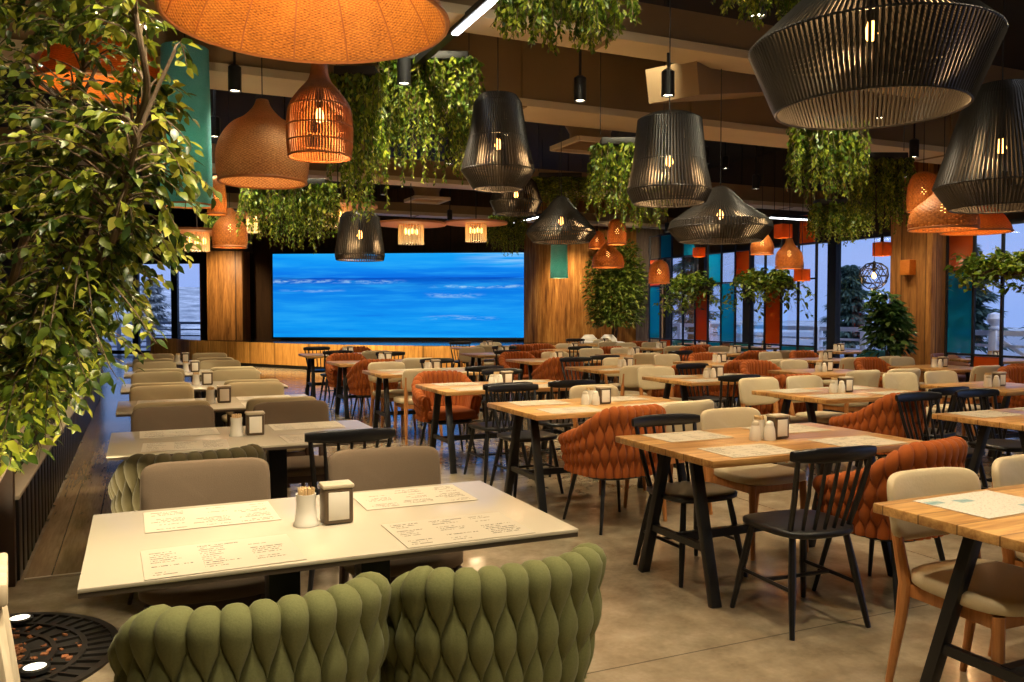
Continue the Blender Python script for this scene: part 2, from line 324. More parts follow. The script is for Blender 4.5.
# ------------------------------------------------------------------ mesh helpers
class MB:
    def __init__(s): s.v, s.f, s.m, s.uv = [], [], [], None
    def add(s, vs, fs, mi=0):
        b = len(s.v); s.v += [tuple(p) for p in vs]
        s.f += [tuple(b + i for i in f) for f in fs]; s.m += [mi] * len(fs); return s
    def box(s, c, size, rot=None, mi=0, bev=0.0):
        x, y, z = (a / 2 for a in size)
        if bev <= 0:
            vs = [Vector((sx * x, sy * y, sz * z)) for sx in (-1, 1) for sy in (-1, 1) for sz in (-1, 1)]
            fs = [(0, 1, 3, 2), (4, 6, 7, 5), (0, 4, 5, 1), (2, 3, 7, 6), (0, 2, 6, 4), (1, 5, 7, 3)]
        else:
            bm = bmesh.new(); bmesh.ops.create_cube(bm, size=1.0)
            bmesh.ops.scale(bm, vec=size, verts=bm.verts)
            bmesh.ops.bevel(bm, geom=bm.edges[:], offset=bev, segments=2, affect='EDGES', profile=0.5)
            bm.verts.index_update()
            vs = [v.co.copy() for v in bm.verts]; fs = [[v.index for v in f.verts] for f in bm.faces]; bm.free()
        if rot: 
            vs = [rot @ v for v in vs]
        c = Vector(c)
        return s.add([v + c for v in vs], fs, mi)
    def bar(s, a, b, w, h=None, mi=0, bev=0.0):
        """Square bar between two points."""
        a, b = Vector(a), Vector(b); d = b - a
        q = d.to_track_quat('Z', 'Y').to_matrix()
        if abs(d.normalized().z) > 0.999: q = Matrix.Identity(3)
        return s.box((a + b) / 2, (w, h or w, d.length), q, mi, bev)
    def tube(s, pts, rad, n=8, mi=0, cap=True, closed=False, sx=1.0):
        pts = [Vector(p) for p in pts]; m = len(pts)
        rs = rad if isinstance(rad, (list, tuple)) else [rad] * m
        vs, fs = [], []
        ref = None
        for i, p in enumerate(pts):
            if closed: d = pts[(i + 1) % m] - pts[i - 1]
            else: d = pts[min(i + 1, m - 1)] - pts[max(i - 1, 0)]
            d.normalize()
            if ref is None: ref = Vector((0, 0, 1)) if abs(d.z) < 0.9 else Vector((1, 0, 0))
            a = d.cross(ref)
            if a.length < 1e-5: a = d.orthogonal()
            a.normalize(); b = a.cross(d).normalized()
            ref = b
            for k in range(n):
                t = 2 * pi * k / n
                vs.append(p + a * (cos(t) * rs[i] * sx) + b * (sin(t) * rs[i]))
        for i in range(m if closed else m - 1):
            for k in range(n):
                i2 = (i + 1) % m
                fs.append((i * n + k, i2 * n + k, i2 * n + (k + 1) % n, i * n + (k + 1) % n))
        if cap and not closed:
            fs.append(tuple(range(n - 1, -1, -1))[::-1]); fs.append(tuple((m - 1) * n + k for k in range(n)))
        return s.add(vs, fs, mi)
    def lathe(s, prof, n=32, mi=0, c=(0, 0, 0), cap0=False, cap1=False):
        vs, fs = [], []
        for r, z in prof:
            for k in range(n):
                t = 2 * pi * k / n
                vs.append((c[0] + r * cos(t), c[1] + r * sin(t), c[2] + z))
        for i in range(len(prof) - 1):
            for k in range(n):
                fs.append((i * n + k, i * n + (k + 1) % n, (i + 1) * n + (k + 1) % n, (i + 1) * n + k))
        if cap0: fs.append(tuple(range(n - 1, -1, -1)))
        if cap1: fs.append(tuple((len(prof) - 1) * n + k for k in range(n)))
        return s.add(vs, fs, mi)
    def pad(s, c, a, b, t, e1=0.5, e2=0.4, plane='xy', bend=0.0, nu=28, nv=9, mi=0, taper=0.0, rot=None):
        """Cushion: rounded-rectangle outline a x b, half thickness t."""
        def sp(x, e): return math.copysign(abs(x) ** e, x)
        vs, fs = [], []
        c = Vector(c)
        for j in range(nv + 1):
            al = -pi / 2 + pi * j / nv
            ca, sa = max(cos(al), 0) ** e1, sp(sin(al), e1)
            for i in range(nu):
                be = 2 * pi * i / nu
                x = a * sp(cos(be), e2) * ca; y = b * sp(sin(be), e2) * ca; z = t * sa
                x *= 1 + taper * (y / b)
                if plane == 'xy': p = Vector((x, y, z + bend * (x / a) ** 2))
                else: p = Vector((x, z + bend * (x / a) ** 2, y))
                if rot: p = rot @ p
                vs.append(p + c)
        for j in range(nv):
            for i in range(nu):
                q = (j * nu + i, j * nu + (i + 1) % nu, (j + 1) * nu + (i + 1) % nu, (j + 1) * nu + i)
                fs.append(q if plane == 'xy' else q[::-1])
        return s.add(vs, fs, mi)
    def build(s, name, mat, parent=None, smooth=True, ang=35, loc=None):
        me = bpy.data.meshes.new(name)
        me.from_pydata(s.v, [], s.f)
        for m in (mat if isinstance(mat, (list, tuple)) else [mat]): me.materials.append(MATS[m])
        if any(s.m): me.polygons.foreach_set('material_index', s.m)
        if smooth:
            me.polygons.foreach_set('use_smooth', [True] * len(me.polygons))
            if ang < 180: me.set_sharp_from_angle(angle=R(ang))
        if s.uv:
            l = me.uv_layers.new(name='uv'); 
            for lp in me.loops: l.data[lp.index].uv = s.uv[lp.vertex_index]
        me.update()
        o = bpy.data.objects.new(name, me); COL.objects.link(o)
        if parent: o.parent = parent
        if loc is not None: o.location = loc
        return o

def tag(o, label, cat, group=None, kind=None):
    o['label'] = label; o['category'] = cat
    if group: o['group'] = group
    if kind: o['kind'] = kind
    return o
def thing(name, label, cat, loc=(0, 0, 0), rz=0.0, group=None):
    o = bpy.data.objects.new(name, None); COL.objects.link(o)
    o.empty_display_size = 0.1
    o.location = loc; o.rotation_euler = (0, 0, rz)
    return tag(o, label, cat, group)
def struct(o):
    o['kind'] = 'structure'; return o
def dup(src, parent=None):
    c = src.copy(); COL.objects.link(c)
    if parent: c.parent = parent
    for ch in list(src.children): dup(ch, c)
    return c
def sm(a, b, x):
    t = min(1, max(0, (x - a) / (b - a))); return t * t * (3 - 2 * t)
ORD = ['first', 'second', 'third', 'fourth', 'fifth', 'sixth', 'seventh', 'eighth', 'ninth', 'tenth']

# ------------------------------------------------------------------ room shell
CEIL = 4.9
struct(MB().box((2.5, 13, -0.05), (21, 38, 0.1)).build('floor', 'polished_concrete', smooth=False))
struct(MB().box((-0.33, 11.6, 0.002), (0.5, 12.9, 0.012)).build('trim_1', 'path_wood', smooth=False))
struct(MB().box((-0.33, 5.14, 0.004), (0.5, 0.02, 0.014)).build('trim_2', 'cap_cream', smooth=False))
XR = 12.6
plain('ceiling_black', (0.018, 0.013, 0.009), 0.9, 0, 0.3)
plain('wall_dark', (0.05, 0.033, 0.02), 0.8, 0, 0.2)
struct(MB().box((2.5, 13, CEIL + 0.05), (21, 38, 0.1)).build('ceiling', 'ceiling_black', smooth=False))
struct(MB().box((-8.05, 13, CEIL / 2), (0.1, 38, CEIL)).build('wall_left', 'wall_dark', smooth=False))
struct(MB().box((2.5, -6.05, CEIL / 2), (21, 0.1, CEIL)).build('wall_rear', 'wall_dark', smooth=False))
# right wall: dark header above the windows, low kerb below, glazed bays between
HEAD = 2.92
struct(MB().box((XR + 0.1, 6.2, (HEAD + CEIL) / 2), (0.2, 24.4, CEIL - HEAD)).box((XR + 0.1, 6.2, 0.06), (0.2, 24.4, 0.12)).build('wall_right', 'wall_dark', smooth=False))
bays = [(18.35, 16.75), (16.75, 15.1), (15.1, 12.55), (12.55, 10.85), (9.95, 8.35), (8.35, 6.7), (6.7, 5.05), (5.05, 3.4), (3.4, 1.0), (1.0, -2.5), (-2.5, -6.0)]
for i, (ya, yb) in enumerate(bays):
    f = MB()
    w = 0.11
    zc, hh = (0.12 + HEAD) / 2, HEAD - 0.12
    for y in (ya - w / 2, yb + w / 2): f.box((XR + 0.05, y, zc), (0.14, w, hh))
    for z in (0.12 + 0.04, HEAD - 0.04): f.box((XR + 0.05, (ya + yb) / 2, z), (0.13, ya - yb - 2 * w, 0.08))
    o = struct(f.build('window_%d' % (i + 1), 'black_metal', smooth=False))
    MB().box((XR + 0.06, (ya + yb) / 2, zc), (0.012, ya - yb - 2 * w, hh - 0.16)).build('glass', 'clear_glass', o, False)
# timber clad column on the window wall
struct(MB().box((XR - 0.12, 10.4, 2.2), (0.5, 0.86, 4.4), bev=0.02).build('trim_3', 'column_wood'))
c = thing('wall_sconce', 'small glowing orange box lamp fixed high on the timber column by the windows', 'wall lamp', (XR - 0.45, 10.38, 2.22))
MB().box((0, 0, 0), (0.16, 0.2, 0.26), bev=0.01).build('shade', 'orange_shade', c)
MB().box((0.1, 0, 0), (0.06, 0.08, 0.14), bev=0.005).build('bracket', 'black_metal', c)

# back of the room: stage, screen, timber walls
P = lambda px, D: (lambda v: (v.x, v.y))(at(px, 312, D))
def wallstrip(name, pts, z0, z1, mat, th=0.12, smooth=False):
    m = MB(); vs = []
    n = len(pts); fs = []
    for i, (x, y) in enumerate(pts):
        a = Vector(pts[max(0, i - 1)]); b = Vector(pts[min(n - 1, i + 1)])
        d = (b - a).normalized(); nrm = Vector((-d.y, d.x)) * th
        vs += [(x, y, z0), (x, y, z1), (x + nrm.x, y + nrm.y, z0), (x + nrm.x, y + nrm.y, z1)]
    for i in range(n - 1):
        p, q = i * 4, i * 4 + 4
        fs += [(p, q, q + 1, p + 1), (p + 2, p + 3, q + 3, q + 2), (p + 1, q + 1, q + 3, p + 3), (p, p + 2, q + 2, q)]
    e = (n - 1) * 4
    fs += [(0, 1, 3, 2), (e, e + 2, e + 3, e + 1)]
    return struct(m.add(vs, fs).build(name, mat, smooth=smooth))
# stage with curved plank front
arc = [P(px, D) for px, D in ((150, 25.8), (176, 24.9), (190, 23.9), (215, 23.0), (245, 22.2), (290, 21.2), (333, 20.5), (380, 20.0), (430, 19.7), (480, 19.6), (530, 19.7), (565, 20.1))]
def smooth_line(pts, k=4):
    out = []
    for i in range(len(pts) - 1):
        p0, p1, p2, p3 = (Vector(pts[max(0, min(len(pts) - 1, j))]) for j in (i - 1, i, i + 1, i + 2))
        for s in range(k):
            t = s / k
            out.append(tuple(0.5 * ((2 * p1) + (p2 - p0) * t + (2 * p0 - 5 * p1 + 4 * p2 - p3) * t * t + (3 * p1 - p0 - 3 * p2 + p3) * t ** 3)))
    out.append(tuple(pts[-1])); return out
arc = smooth_line(arc)
SH = 0.65
st = thing('stage', 'low curved stage with golden plank front below the big blue screen', 'stage')
st['kind'] = 'thing'
def strip(pts, z0, z1, off=0.0):
    """Vertical band along a plan curve, u along arc in x for the plank pattern."""
    m = MB(); n = len(pts); vs = []
    for i, (x, y) in enumerate(pts):
        a = Vector(pts[max(0, i - 1)]); b = Vector(pts[min(n - 1, i + 1)])
        d = (b - a).normalized(); nr = Vector((-d.y, d.x))
        for k, z in ((0, z0), (0, z1), (1, z1), (1, z0)):
            vs.append((x + nr.x * (0.05 * k + off), y + nr.y * (0.05 * k + off), z))
    fs = []
    for i in range(n - 1):
        p, q = i * 4, i * 4 + 4
        fs += [(p, q, q + 1, p + 1), (p + 1, q + 1, q + 2, p + 2), (p + 2, q + 2, q + 3, p + 3), (p + 3, q + 3, q, p)]
    fs += [(0, 1, 2, 3), (n * 4 - 4, n * 4 - 1, n * 4 - 2, n * 4 - 3)]
    return m.add(vs, fs)
strip(arc, 0.09, SH).build('front_planks', 'stage_wood', st, False)
strip(arc, 0.0, 0.09, 0.04).build('toe_kick', 'black_paint', st, False)
plain('stage_gloss', (0.03, 0.028, 0.028), 0.12, 0, 0.1)
back = [P(562, 21.75), P(527, 22.3), P(400, 23.2), P(274, 23.5), P(244, 24.1), P(200, 24.5), P(150, 26.6)]
top = MB(); pl = [(x, y, SH + 0.004) for x, y in arc] + [(x, y, SH + 0.004) for x, y in back]
top.add(pl, [tuple(range(len(pl)))]); top.build('stage_floor', 'stage_gloss', st, False)
# led wall
a, b = Vector((*P(274, 23.3), 0)), Vector((*P(524, 22.7), 0))
zb, zt = 0.752, 3.06
d = (b - a).normalized(); nr = Vector((d.y, -d.x, 0))
scr = thing('video_screen', 'huge glowing screen showing a bright blue sea above the stage', 'screen')
m = MB(); m.add([a + nr * 0.06 + Vector((0, 0, zb)), b + nr * 0.06 + Vector((0, 0, zb)), b + nr * 0.06 + Vector((0, 0, zt)), a + nr * 0.06 + Vector((0, 0, zt))], [(0, 1, 2, 3)])
m.uv = [(0, 0), (1, 0), (1, 1), (0, 1)]
m.build('display', 'sea_picture', scr, False)
rz = atan2(d.y, d.x)
MB().box(((a + b) / 2 - nr * 0.02) + Vector((0, 0, (zb + zt) / 2)), ((b - a).length + 0.1, 0.14, zt - zb + 0.1), Matrix.Rotation(rz, 3, 'Z')).build('housing', 'black_metal', scr, False)
MB().box(((a + b) / 2 - nr * 0.02) + Vector((0, 0, (zb - 0.05 + SH) / 2 + 0.004)), ((b - a).length - 0.4, 0.1, zb - 0.06 - SH), Matrix.Rotation(rz, 3, 'Z')).build('plinth', 'black_paint', scr, False)
# walls behind
wallstrip('wall_stage', [P(200, 24.7), P(244, 24.35), P(274, 23.7), P(400, 23.45), P(526, 23.0)], 0, CEIL, 'dark_panel')
wallstrip('wall_timber', smooth_line([P(524, 22.6), P(545, 22.1), P(580, 21.95), P(610, 22.1), P(640, 22.3)]), 0, CEIL, 'rough_wall_wood', 0.3, True)
wallstrip('wall_back', [P(636, 22.15), (XR + 0.2, 18.35)], 0, CEIL, 'grey_boards', 0.15)
wallstrip('wall_side', [(-8, 29.8), P(100, 28)], HEAD + 0.2, CEIL, 'wall_dark')
# timber pier at the end of the stage
p = P(229, 23.55)
struct(MB().box((p[0], p[1], (SH + 3.15) / 2 + 0.003), (1.0, 0.7, 3.15 - SH), Matrix.Rotation(-YAW, 3, 'Z'), bev=0.03).build('trim_4', 'column_wood'))
struct(MB().box((p[0], p[1], (CEIL + 3.15) / 2), (1.12, 0.82, CEIL - 3.15), Matrix.Rotation(-YAW, 3, 'Z')).build('trim_5', 'wall_dark', smooth=False))
# glazing beyond the tree
wa, wb = Vector((*P(60, 28.4), 0)), Vector((*P(215, 27.4), 0))
def glazing(idx, a, b, nb, z0=0.1, z1=3.1):
    f = MB(); g = MB()
    d = (b - a); rz = Matrix.Rotation(atan2(d.y, d.x), 3, 'Z'); L = d.length
    for k in range(nb + 1):
        f.box(a + d * (k / nb) + Vector((0, 0, (z0 + z1) / 2)), (0.22, 0.12, z1 - z0), rz)
    for z in (z0, z1): f.box(a + d / 2 + Vector((0, 0, z)), (L, 0.12, 0.12), rz)
    o = struct(f.build('window_%d' % idx, 'black_metal', smooth=False))
    for k in range(nb):
        MB().box(a + d * ((k + 0.5) / nb) + Vector((0, 0, (z0 + z1) / 2)), (L / nb - 0.22, 0.015, z1 - z0 - 0.12), rz).build('glass', 'clear_glass', o, False)
    return o
glazing(12, wa, wb, 4)
wallstrip('wall_stage_side', [P(-20, 29), P(240, 27.2)], 3.1, CEIL, 'wall_dark')
wallstrip('wall_corner', [(-8.0, 27.6), P(60, 28.4)], 0, CEIL, 'wall_dark')

# ------------------------------------------------------------------ ceiling services
def beam(k, y, z0, z1, th, x0=-3.5, x1=12.4, trimz=0.07):
    m = MB()
    L = x1 - x0
    m.box(((x0 + x1) / 2, y, (z0 + z1) / 2 + trimz / 2), (L, th, z1 - z0 - trimz), mi=0)
    m.box(((x0 + x1) / 2, y, z0 + trimz / 2), (L, th + 0.06, trimz), mi=1)
    for i in range(8):
        m.box((x0 + L * (i + 0.5) / 8, y, (z0 + z1) / 2), (0.05, th + 0.04, z1 - z0 + 0.02), mi=0)
    return struct(m.build('trim_%d' % k, ['duct_paint', 'duct_trim'], smooth=False))
beam(6, 5.95, 3.62, 3.95, 0.3)
beam(7, 7.7, 3.45, 4.1, 0.55)
beam(8, 12.6, 3.45, 3.8, 0.4)
beam(9, 17.2, 3.5, 3.75, 0.35)
# sloping connector duct and air diffusers
struct(MB().bar(at(672, 82, 7.4), at(790, 80, 9.6), 0.5, 0.3).build('trim_10', 'duct_paint', smooth=False))
for px, py, D, s, lab in ((590, 146, 9.5, 0.65, 'brown square air diffuser hanging below the big duct over the tables'), (427, 200, 14.5, 0.6, 'small square air diffuser below the ceiling in front of the screen'), (362, 163, 12.5, 0.5, 'small air diffuser tucked behind the hanging greenery')):
    p = at(px, py, D)
    g = thing('air_diffuser', lab, 'air vent', p)
    f = MB()
    for q in (-1, 1):
        f.box((0, q * s / 2, 0), (s, 0.05, 0.05)); f.box((q * s / 2, 0, 0), (0.05, s, 0.05))
    f.build('frame', 'duct_trim', g, False)
    f = MB()
    for q in range(7): f.box((0, -s / 2 + s * (q + 1) / 8, 0.01), (s - 0.05, 0.03, 0.012), Matrix.Rotation(0.5, 3, 'X'))
    f.build('louvres', 'grille_paint', g, False)
    hgt = min(0.55, CEIL - p.z)
    MB().lathe([(s * 0.36, 0.02), (s * 0.36, 0.14), (s * 0.5, 0.3), (s * 0.5, hgt)], 20).build('neck', 'duct_paint', g)

# led strips running front to back, with dark track
def led(x, y0, y1, z, label, w=0.05):
    o = thing('ceiling_led_strip', label, 'strip light', (x, (y0 + y1) / 2, z), 0, 'linear ceiling lights')
    MB().box((0, 0, 0.03), (w + 0.03, y1 - y0, 0.05)).build('housing', 'black_metal', o, False)
    MB().box((0, 0, 0), (w, y1 - y0 - 0.02, 0.016)).build('diffuser', 'led_white', o, False)
    rods = MB()
    for y in (-(y1 - y0) * 0.42, (y1 - y0) * 0.42): rods.tube([(0, y, 0.05), (0, y, CEIL - z - 0.01)], 0.006, 5)
    rods.build('suspension_wire', 'black_metal', o)
led(2.25, 4.1, 6.1, 3.58, 'white light strip above the tables beside the huge wicker dome')
tr = thing('lighting_track', 'dark diagonal track continuing from the white light strip towards the greenery', 'light track', (2.25, 0, 3.62))
MB().box((0, 7.35, 0), (0.07, 2.45, 0.06)).build('rail', 'black_metal', tr, False)
m_ = MB()
for y in (6.4, 8.3): m_.tube([(0, y, 0.03), (0, y, CEIL - 3.63)], 0.006, 5)
m_.build('suspension_wire', 'black_metal', tr)
for x, y0, y1, z, lab in (  # all but the far strip are added as soft fill light
        (7.4, 14.9, 16.4, 3.36, 'white light strip above the far timber tables'),
        (5.6, -2.2, 3.6, 3.75, 'long white light strip added above the near timber tables'),
        (1.3, -2.4, 3.2, 3.8, 'long white light strip added over the green armchairs'),
        (0.4, 8.3, 12.2, 3.9, 'white light strip added over the white tables and the planter wall'),
        (9.0, 0.2, 3.4, 3.7, 'white light strip added over the camera end of the window tables')):
    led(x, y0, y1, z, lab)

p = at(793, 219, 14.0)
o = thing('ceiling_led_strip', 'short white light strip over the coloured glass partition', 'strip light', p, 0, 'linear ceiling lights')
MB().box((0, 0, 0.03), (1.0, .07, 0.05)).build('housing', 'black_metal', o, False); MB().box((0, 0, 0), (.98, .05, 0.016)).build('diffuser', 'led_white', o, False)
for x in (-.4, .4): MB().tube([(x, 0, .05), (x, 0, CEIL - p.z - .01)], .006, 5).build('suspension_wire', 'black_metal', o)
# ceiling spot lamps: black can, glowing lens, spot light below; most are added to brighten the room
SPOT_W = 160.0
def spot(x, y, z, label, watts=SPOT_W, size=120, col=(1.0, 0.82, 0.55), aim=None):
    o = thing('ceiling_spotlight', label, 'spotlight', (x, y, z), 0, 'black ceiling spotlights')
    MB().lathe([(0.045, 0.0), (0.055, 0.0), (0.055, 0.2), (0.03, 0.22), (0.0, 0.22)], 20).build('can', 'black_metal', o)
    MB().lathe([(0.0, 0.012), (0.044, 0.012)], 20).build('lens', 'downlight_glow', o)
    MB().tube([(0, 0, 0.21), (0, 0, CEIL - z - 0.005)], 0.012, 6).build('rod', 'black_metal', o)
    l = bpy.data.lights.new('spot_lamp', 'SPOT'); l.energy = watts; l.color = col
    l.spot_size = R(size); l.spot_blend = 0.9; l.shadow_soft_size = 0.06
    lo = bpy.data.objects.new('spot_lamp', l); COL.objects.link(lo)
    lo.parent = o; lo.location = (0, 0, -0.02)
    if aim is not None:
        dv = Vector(aim) - Vector((x, y, z)); lo.rotation_euler = dv.to_track_quat('-Z', 'Y').to_euler()
    return o

# ------------------------------------------------------------------ chairs
LIB = {}
def lib(key, fn):
    if key not in LIB: LIB[key] = fn(); return LIB[key], True
    return LIB[key], False

def barrel(name, fab, legmat, kper, ns, topz=0.82, drop=(50, 118, 0.19), fl=0.0):
    t = bpy.data.objects.new(name, None); COL.objects.link(t); t.empty_display_size = 0.1
    A, B, E = 0.288, 0.28, 2 / 2.8
    PM = R(122)
    def plan(ph, k):
        x = math.copysign(abs(sin(ph)) ** E, sin(ph)) * A * k
        y = -math.copysign(abs(cos(ph)) ** E, cos(ph)) * B * k
        return Vector((x, y, 0))
    def frame(ph, k):
        p = plan(ph, k); q = plan(ph + 0.02, k) - plan(ph - 0.02, k); q.normalize()
        return p, Vector((q.y, -q.x, 0)), q          # point, outward normal, tangent
    # equal spacing along the curve
    tab = [(-PM + 2 * PM * i / 240) for i in range(241)]
    s_ = [0.0]
    for i in range(1, 241): s_.append(s_[-1] + (plan(tab[i], 1) - plan(tab[i - 1], 1)).length)
    def ph_at(f):
        f = min(1, max(0, f)) * s_[-1]
        for i in range(1, 241):
            if s_[i] >= f:
                u = (f - s_[i - 1]) / max(1e-6, s_[i] - s_[i - 1]); return tab[i - 1] + u * (tab[i] - tab[i - 1])
        return tab[-1]
    def top(ph): return topz - drop[2] * sm(R(drop[0]), R(drop[1]), abs(ph))
    ZB, RR = 0.37, 0.030
    def kz(z): return 0.88 + 0.12 * sm(ZB, 0.60, z) + 0.05 * sm(0.55, 0.85, z)
    # path: (layer offset along normal, z, normal out, normal up)
    def path(ph):
        zt = top(ph) - RR
        out = []
        for i in range(15):
            f = i / 14; out.append((RR, ZB + (zt - ZB) * f, 1, 0, 1 - f))
        for i in range(1, 6):
            a = pi * i / 6; out.append((RR * cos(a), zt + RR * sin(a), cos(a), sin(a), -0.02 * i))
        for i in range(5):
            f = i / 4; out.append((-RR, zt - (zt - 0.47) * f, -1, 0, -0.15 - 0.35 * f))
        return out
    m = MB()
    J = [-1, -0.86, -0.55, -0.2, 0.2, 0.55, 0.86, 1]
    for i in range(ns):
        fc = (i + 0.5) / ns
        rows = []
        pc = ph_at(fc)
        vs = []
        for (lo, z, no, nu, v) in path(pc):
            wv = cos(pi * (kper * max(v - 0.06, 0.0) + i))
            hw = (0.55 + 0.51 * wv) / ns
            lift = 0.004 + 0.007 * wv * min(1, 38 / ns)
            bul = min(1, 38 / ns) * (0.004 + 0.0125 * hw * ns) * (1 - 0.4 * nu)
            for j in J:
                ph = ph_at(fc + hw * j)
                p, nr, tg = frame(ph, kz(z))
                dz = top(ph) - top(pc)
                h = bul * max(0, 1 - abs(j) ** 4.5) ** .5 + lift * (1 - 0.6 * nu) - 0.012 * (abs(j) ** 3)
                q = p + nr * (lo + no * h)
                vs.append((q.x, q.y, z + nu * h + dz * sm(ZB, top(pc), z)))
        n, k = len(J), len(vs) // len(J)
        m.add(vs, [(a * n + c, a * n + c + 1, (a + 1) * n + c + 1, (a + 1) * n + c) for a in range(k - 1) for c in range(n - 1)])
    # padded core shell behind the straps
    vs = []; NC = 40
    for i in range(NC + 1):
        ph = ph_at(i / NC); zt = top(ph) - RR
        for lo, z in ((RR * 0.8, ZB), (RR * 0.8, zt), (0, zt + RR * 0.75), (-RR * 0.8, zt), (-RR * 0.8, 0.42), (-RR * .8, ZB)):
            p, nr, tg = frame(ph, kz(z)); q = p + nr * lo; vs.append((q.x, q.y, z))
    m.add(vs, [(a * 6 + c, (a + 1) * 6 + c, (a + 1) * 6 + (c + 1) % 6, a * 6 + (c + 1) % 6) for a in range(NC) for c in range(6)] + [tuple(range(6)), tuple(NC * 6 + 5 - c for c in range(6))])
    m.build('woven_back', fab, t, ang=180)
    MB().pad((0, 0.015, 0.435), 0.262, 0.27, 0.05, 0.4, 0.55).build('seat', fab, t, ang=180)
    MB().pad((0, 0.0, 0.362), 0.235, 0.235, 0.022, 0.3, 0.6).build('seat_base', legmat, t, ang=180)
    for sx in (-1, 1):
        for sy in (-1, 1):
            MB().tube([(sx * 0.17, sy * 0.17, 0.36), (sx * 0.235, sy * 0.235, 0.0)], [0.016, 0.010], 8).build('leg', legmat, t)
    return t

def spindle():
    t = bpy.data.objects.new('spindle_chair', None); COL.objects.link(t); t.empty_display_size = 0.1
    MB().pad((0, 0.0, 0.445), 0.222, 0.215, 0.022, 0.45, 0.6, bend=0.006, taper=0.06).build('seat', 'black_paint', t, ang=180)
    def rail(x): return Vector((x, -0.265 + 0.035 * (x / 0.23) ** 2 * 1.0, 0.818))
    m = MB(); vs = []; N = 16
    for i in range(N + 1):
        x = -0.232 + 0.464 * i / N; c = rail(x); e = 1 - 0.35 * abs(2 * i / N - 1) ** 4
        for k in range(10):
            a = 2 * pi * k / 10
            vs.append((x, c.y + 0.014 * math.copysign(abs(cos(a)) ** .7, cos(a)) - 0.06 * sin(a) * 0.035, c.z + 0.035 * e * math.copysign(abs(sin(a)) ** .7, sin(a))))
    m.add(vs, [(i * 10 + k, i * 10 + (k + 1) % 10, (i + 1) * 10 + (k + 1) % 10, (i + 1) * 10 + k) for i in range(N) for k in range(10)] + [tuple(range(9, -1, -1)), tuple(N * 10 + k for k in range(10))])
    m.build('top_rail', 'black_paint', t, ang=60)
    for i in range(7):
        u = (i - 3) / 3
        b = Vector((u * 0.165, -0.172 + 0.03 * u * u, 0.452)); e = rail(u * 0.205) - Vector((0, 0, 0.02))
        r = 0.0125 if abs(u) > .99 else 0.0085
        MB().tube([b, b.lerp(e, 0.5) + Vector((0, -0.006, 0)), e], [r, r * 1.12, r * .95], 7).build('spindle', 'black_paint', t)
    ft = {}
    for sx in (-1, 1):
        for sy, y0, y1 in ((-1, -0.14, -0.225), (1, 0.145, 0.215)):
            a, b = Vector((sx * 0.15, y0, 0.44)), Vector((sx * 0.215, y1, 0)); ft[sx, sy] = (a, b)
            MB().tube([a, a.lerp(b, .45), b], [0.015, 0.018, 0.012], 9).build('leg', 'black_paint', t)
    def on(k, z): a, b = ft[k]; return a.lerp(b, 1 - z / 0.44)
    for sx in (-1, 1): MB().tube([on((sx, -1), .2), on((sx, 1), .2)], 0.010, 7).build('stretcher', 'black_paint', t)
    MB().tube([on((-1, -1), .2).lerp(on((-1, 1), .2), .5), on((1, -1), .2).lerp(on((1, 1), .2), .5)], 0.010, 7).build('stretcher', 'black_paint', t)
    return t

def padded(name, seatm, legm, aw=0.242, bh=0.132, zc=0.70, bend=0.055, e2=0.42, py=0.0):
    """Upholstered chair: separate curved back pad on two raked rear legs, rounded seat."""
    t = bpy.data.objects.new(name, None); COL.objects.link(t); t.empty_display_size = 0.1
    rk = Matrix.Rotation(R(9), 3, 'X')
    MB().pad((0, -0.285, zc), aw, bh, 0.028, 0.55, e2, 'xz', bend, nu=40, rot=rk).build('backrest', seatm, t, ang=180)
    MB().pad((0, 0.01, 0.46), 0.238, 0.235, 0.032, 0.36, 0.58, nu=36, taper=0.05).build('seat', seatm, t, ang=180)
    f = MB()
    f.bar((-0.19, 0.17, 0.405), (0.19, 0.17, 0.405), 0.022, 0.05, bev=0.004); f.bar((-0.17, -0.19, 0.405), (0.17, -0.19, 0.405), 0.022, 0.05, bev=0.004)
    for sx in (-1, 1): f.bar((sx * 0.19, 0.18, 0.405), (sx * 0.18, -0.2, 0.405), 0.022, 0.05, bev=0.004)
    f.build('apron', legm, t)
    for sx in (-1, 1):
        MB().tube([(sx * 0.195, 0.18, 0.43), (sx * 0.2, 0.185, 0.25), (sx * 0.21, 0.205, 0)], [0.022, 0.019, 0.013], 10, sx=1.0).build('leg', legm, t)
        MB().tube([(sx * 0.205, -0.265, 0), (sx * 0.195, -0.215, 0.3), (sx * 0.19, -0.205, 0.43), (sx * 0.2, -0.235 + py, 0.6), (sx * 0.205, -0.262 + py, 0.74)], [0.013, 0.021, 0.024, 0.020, 0.014], 10).build('leg', legm, t)
    return t

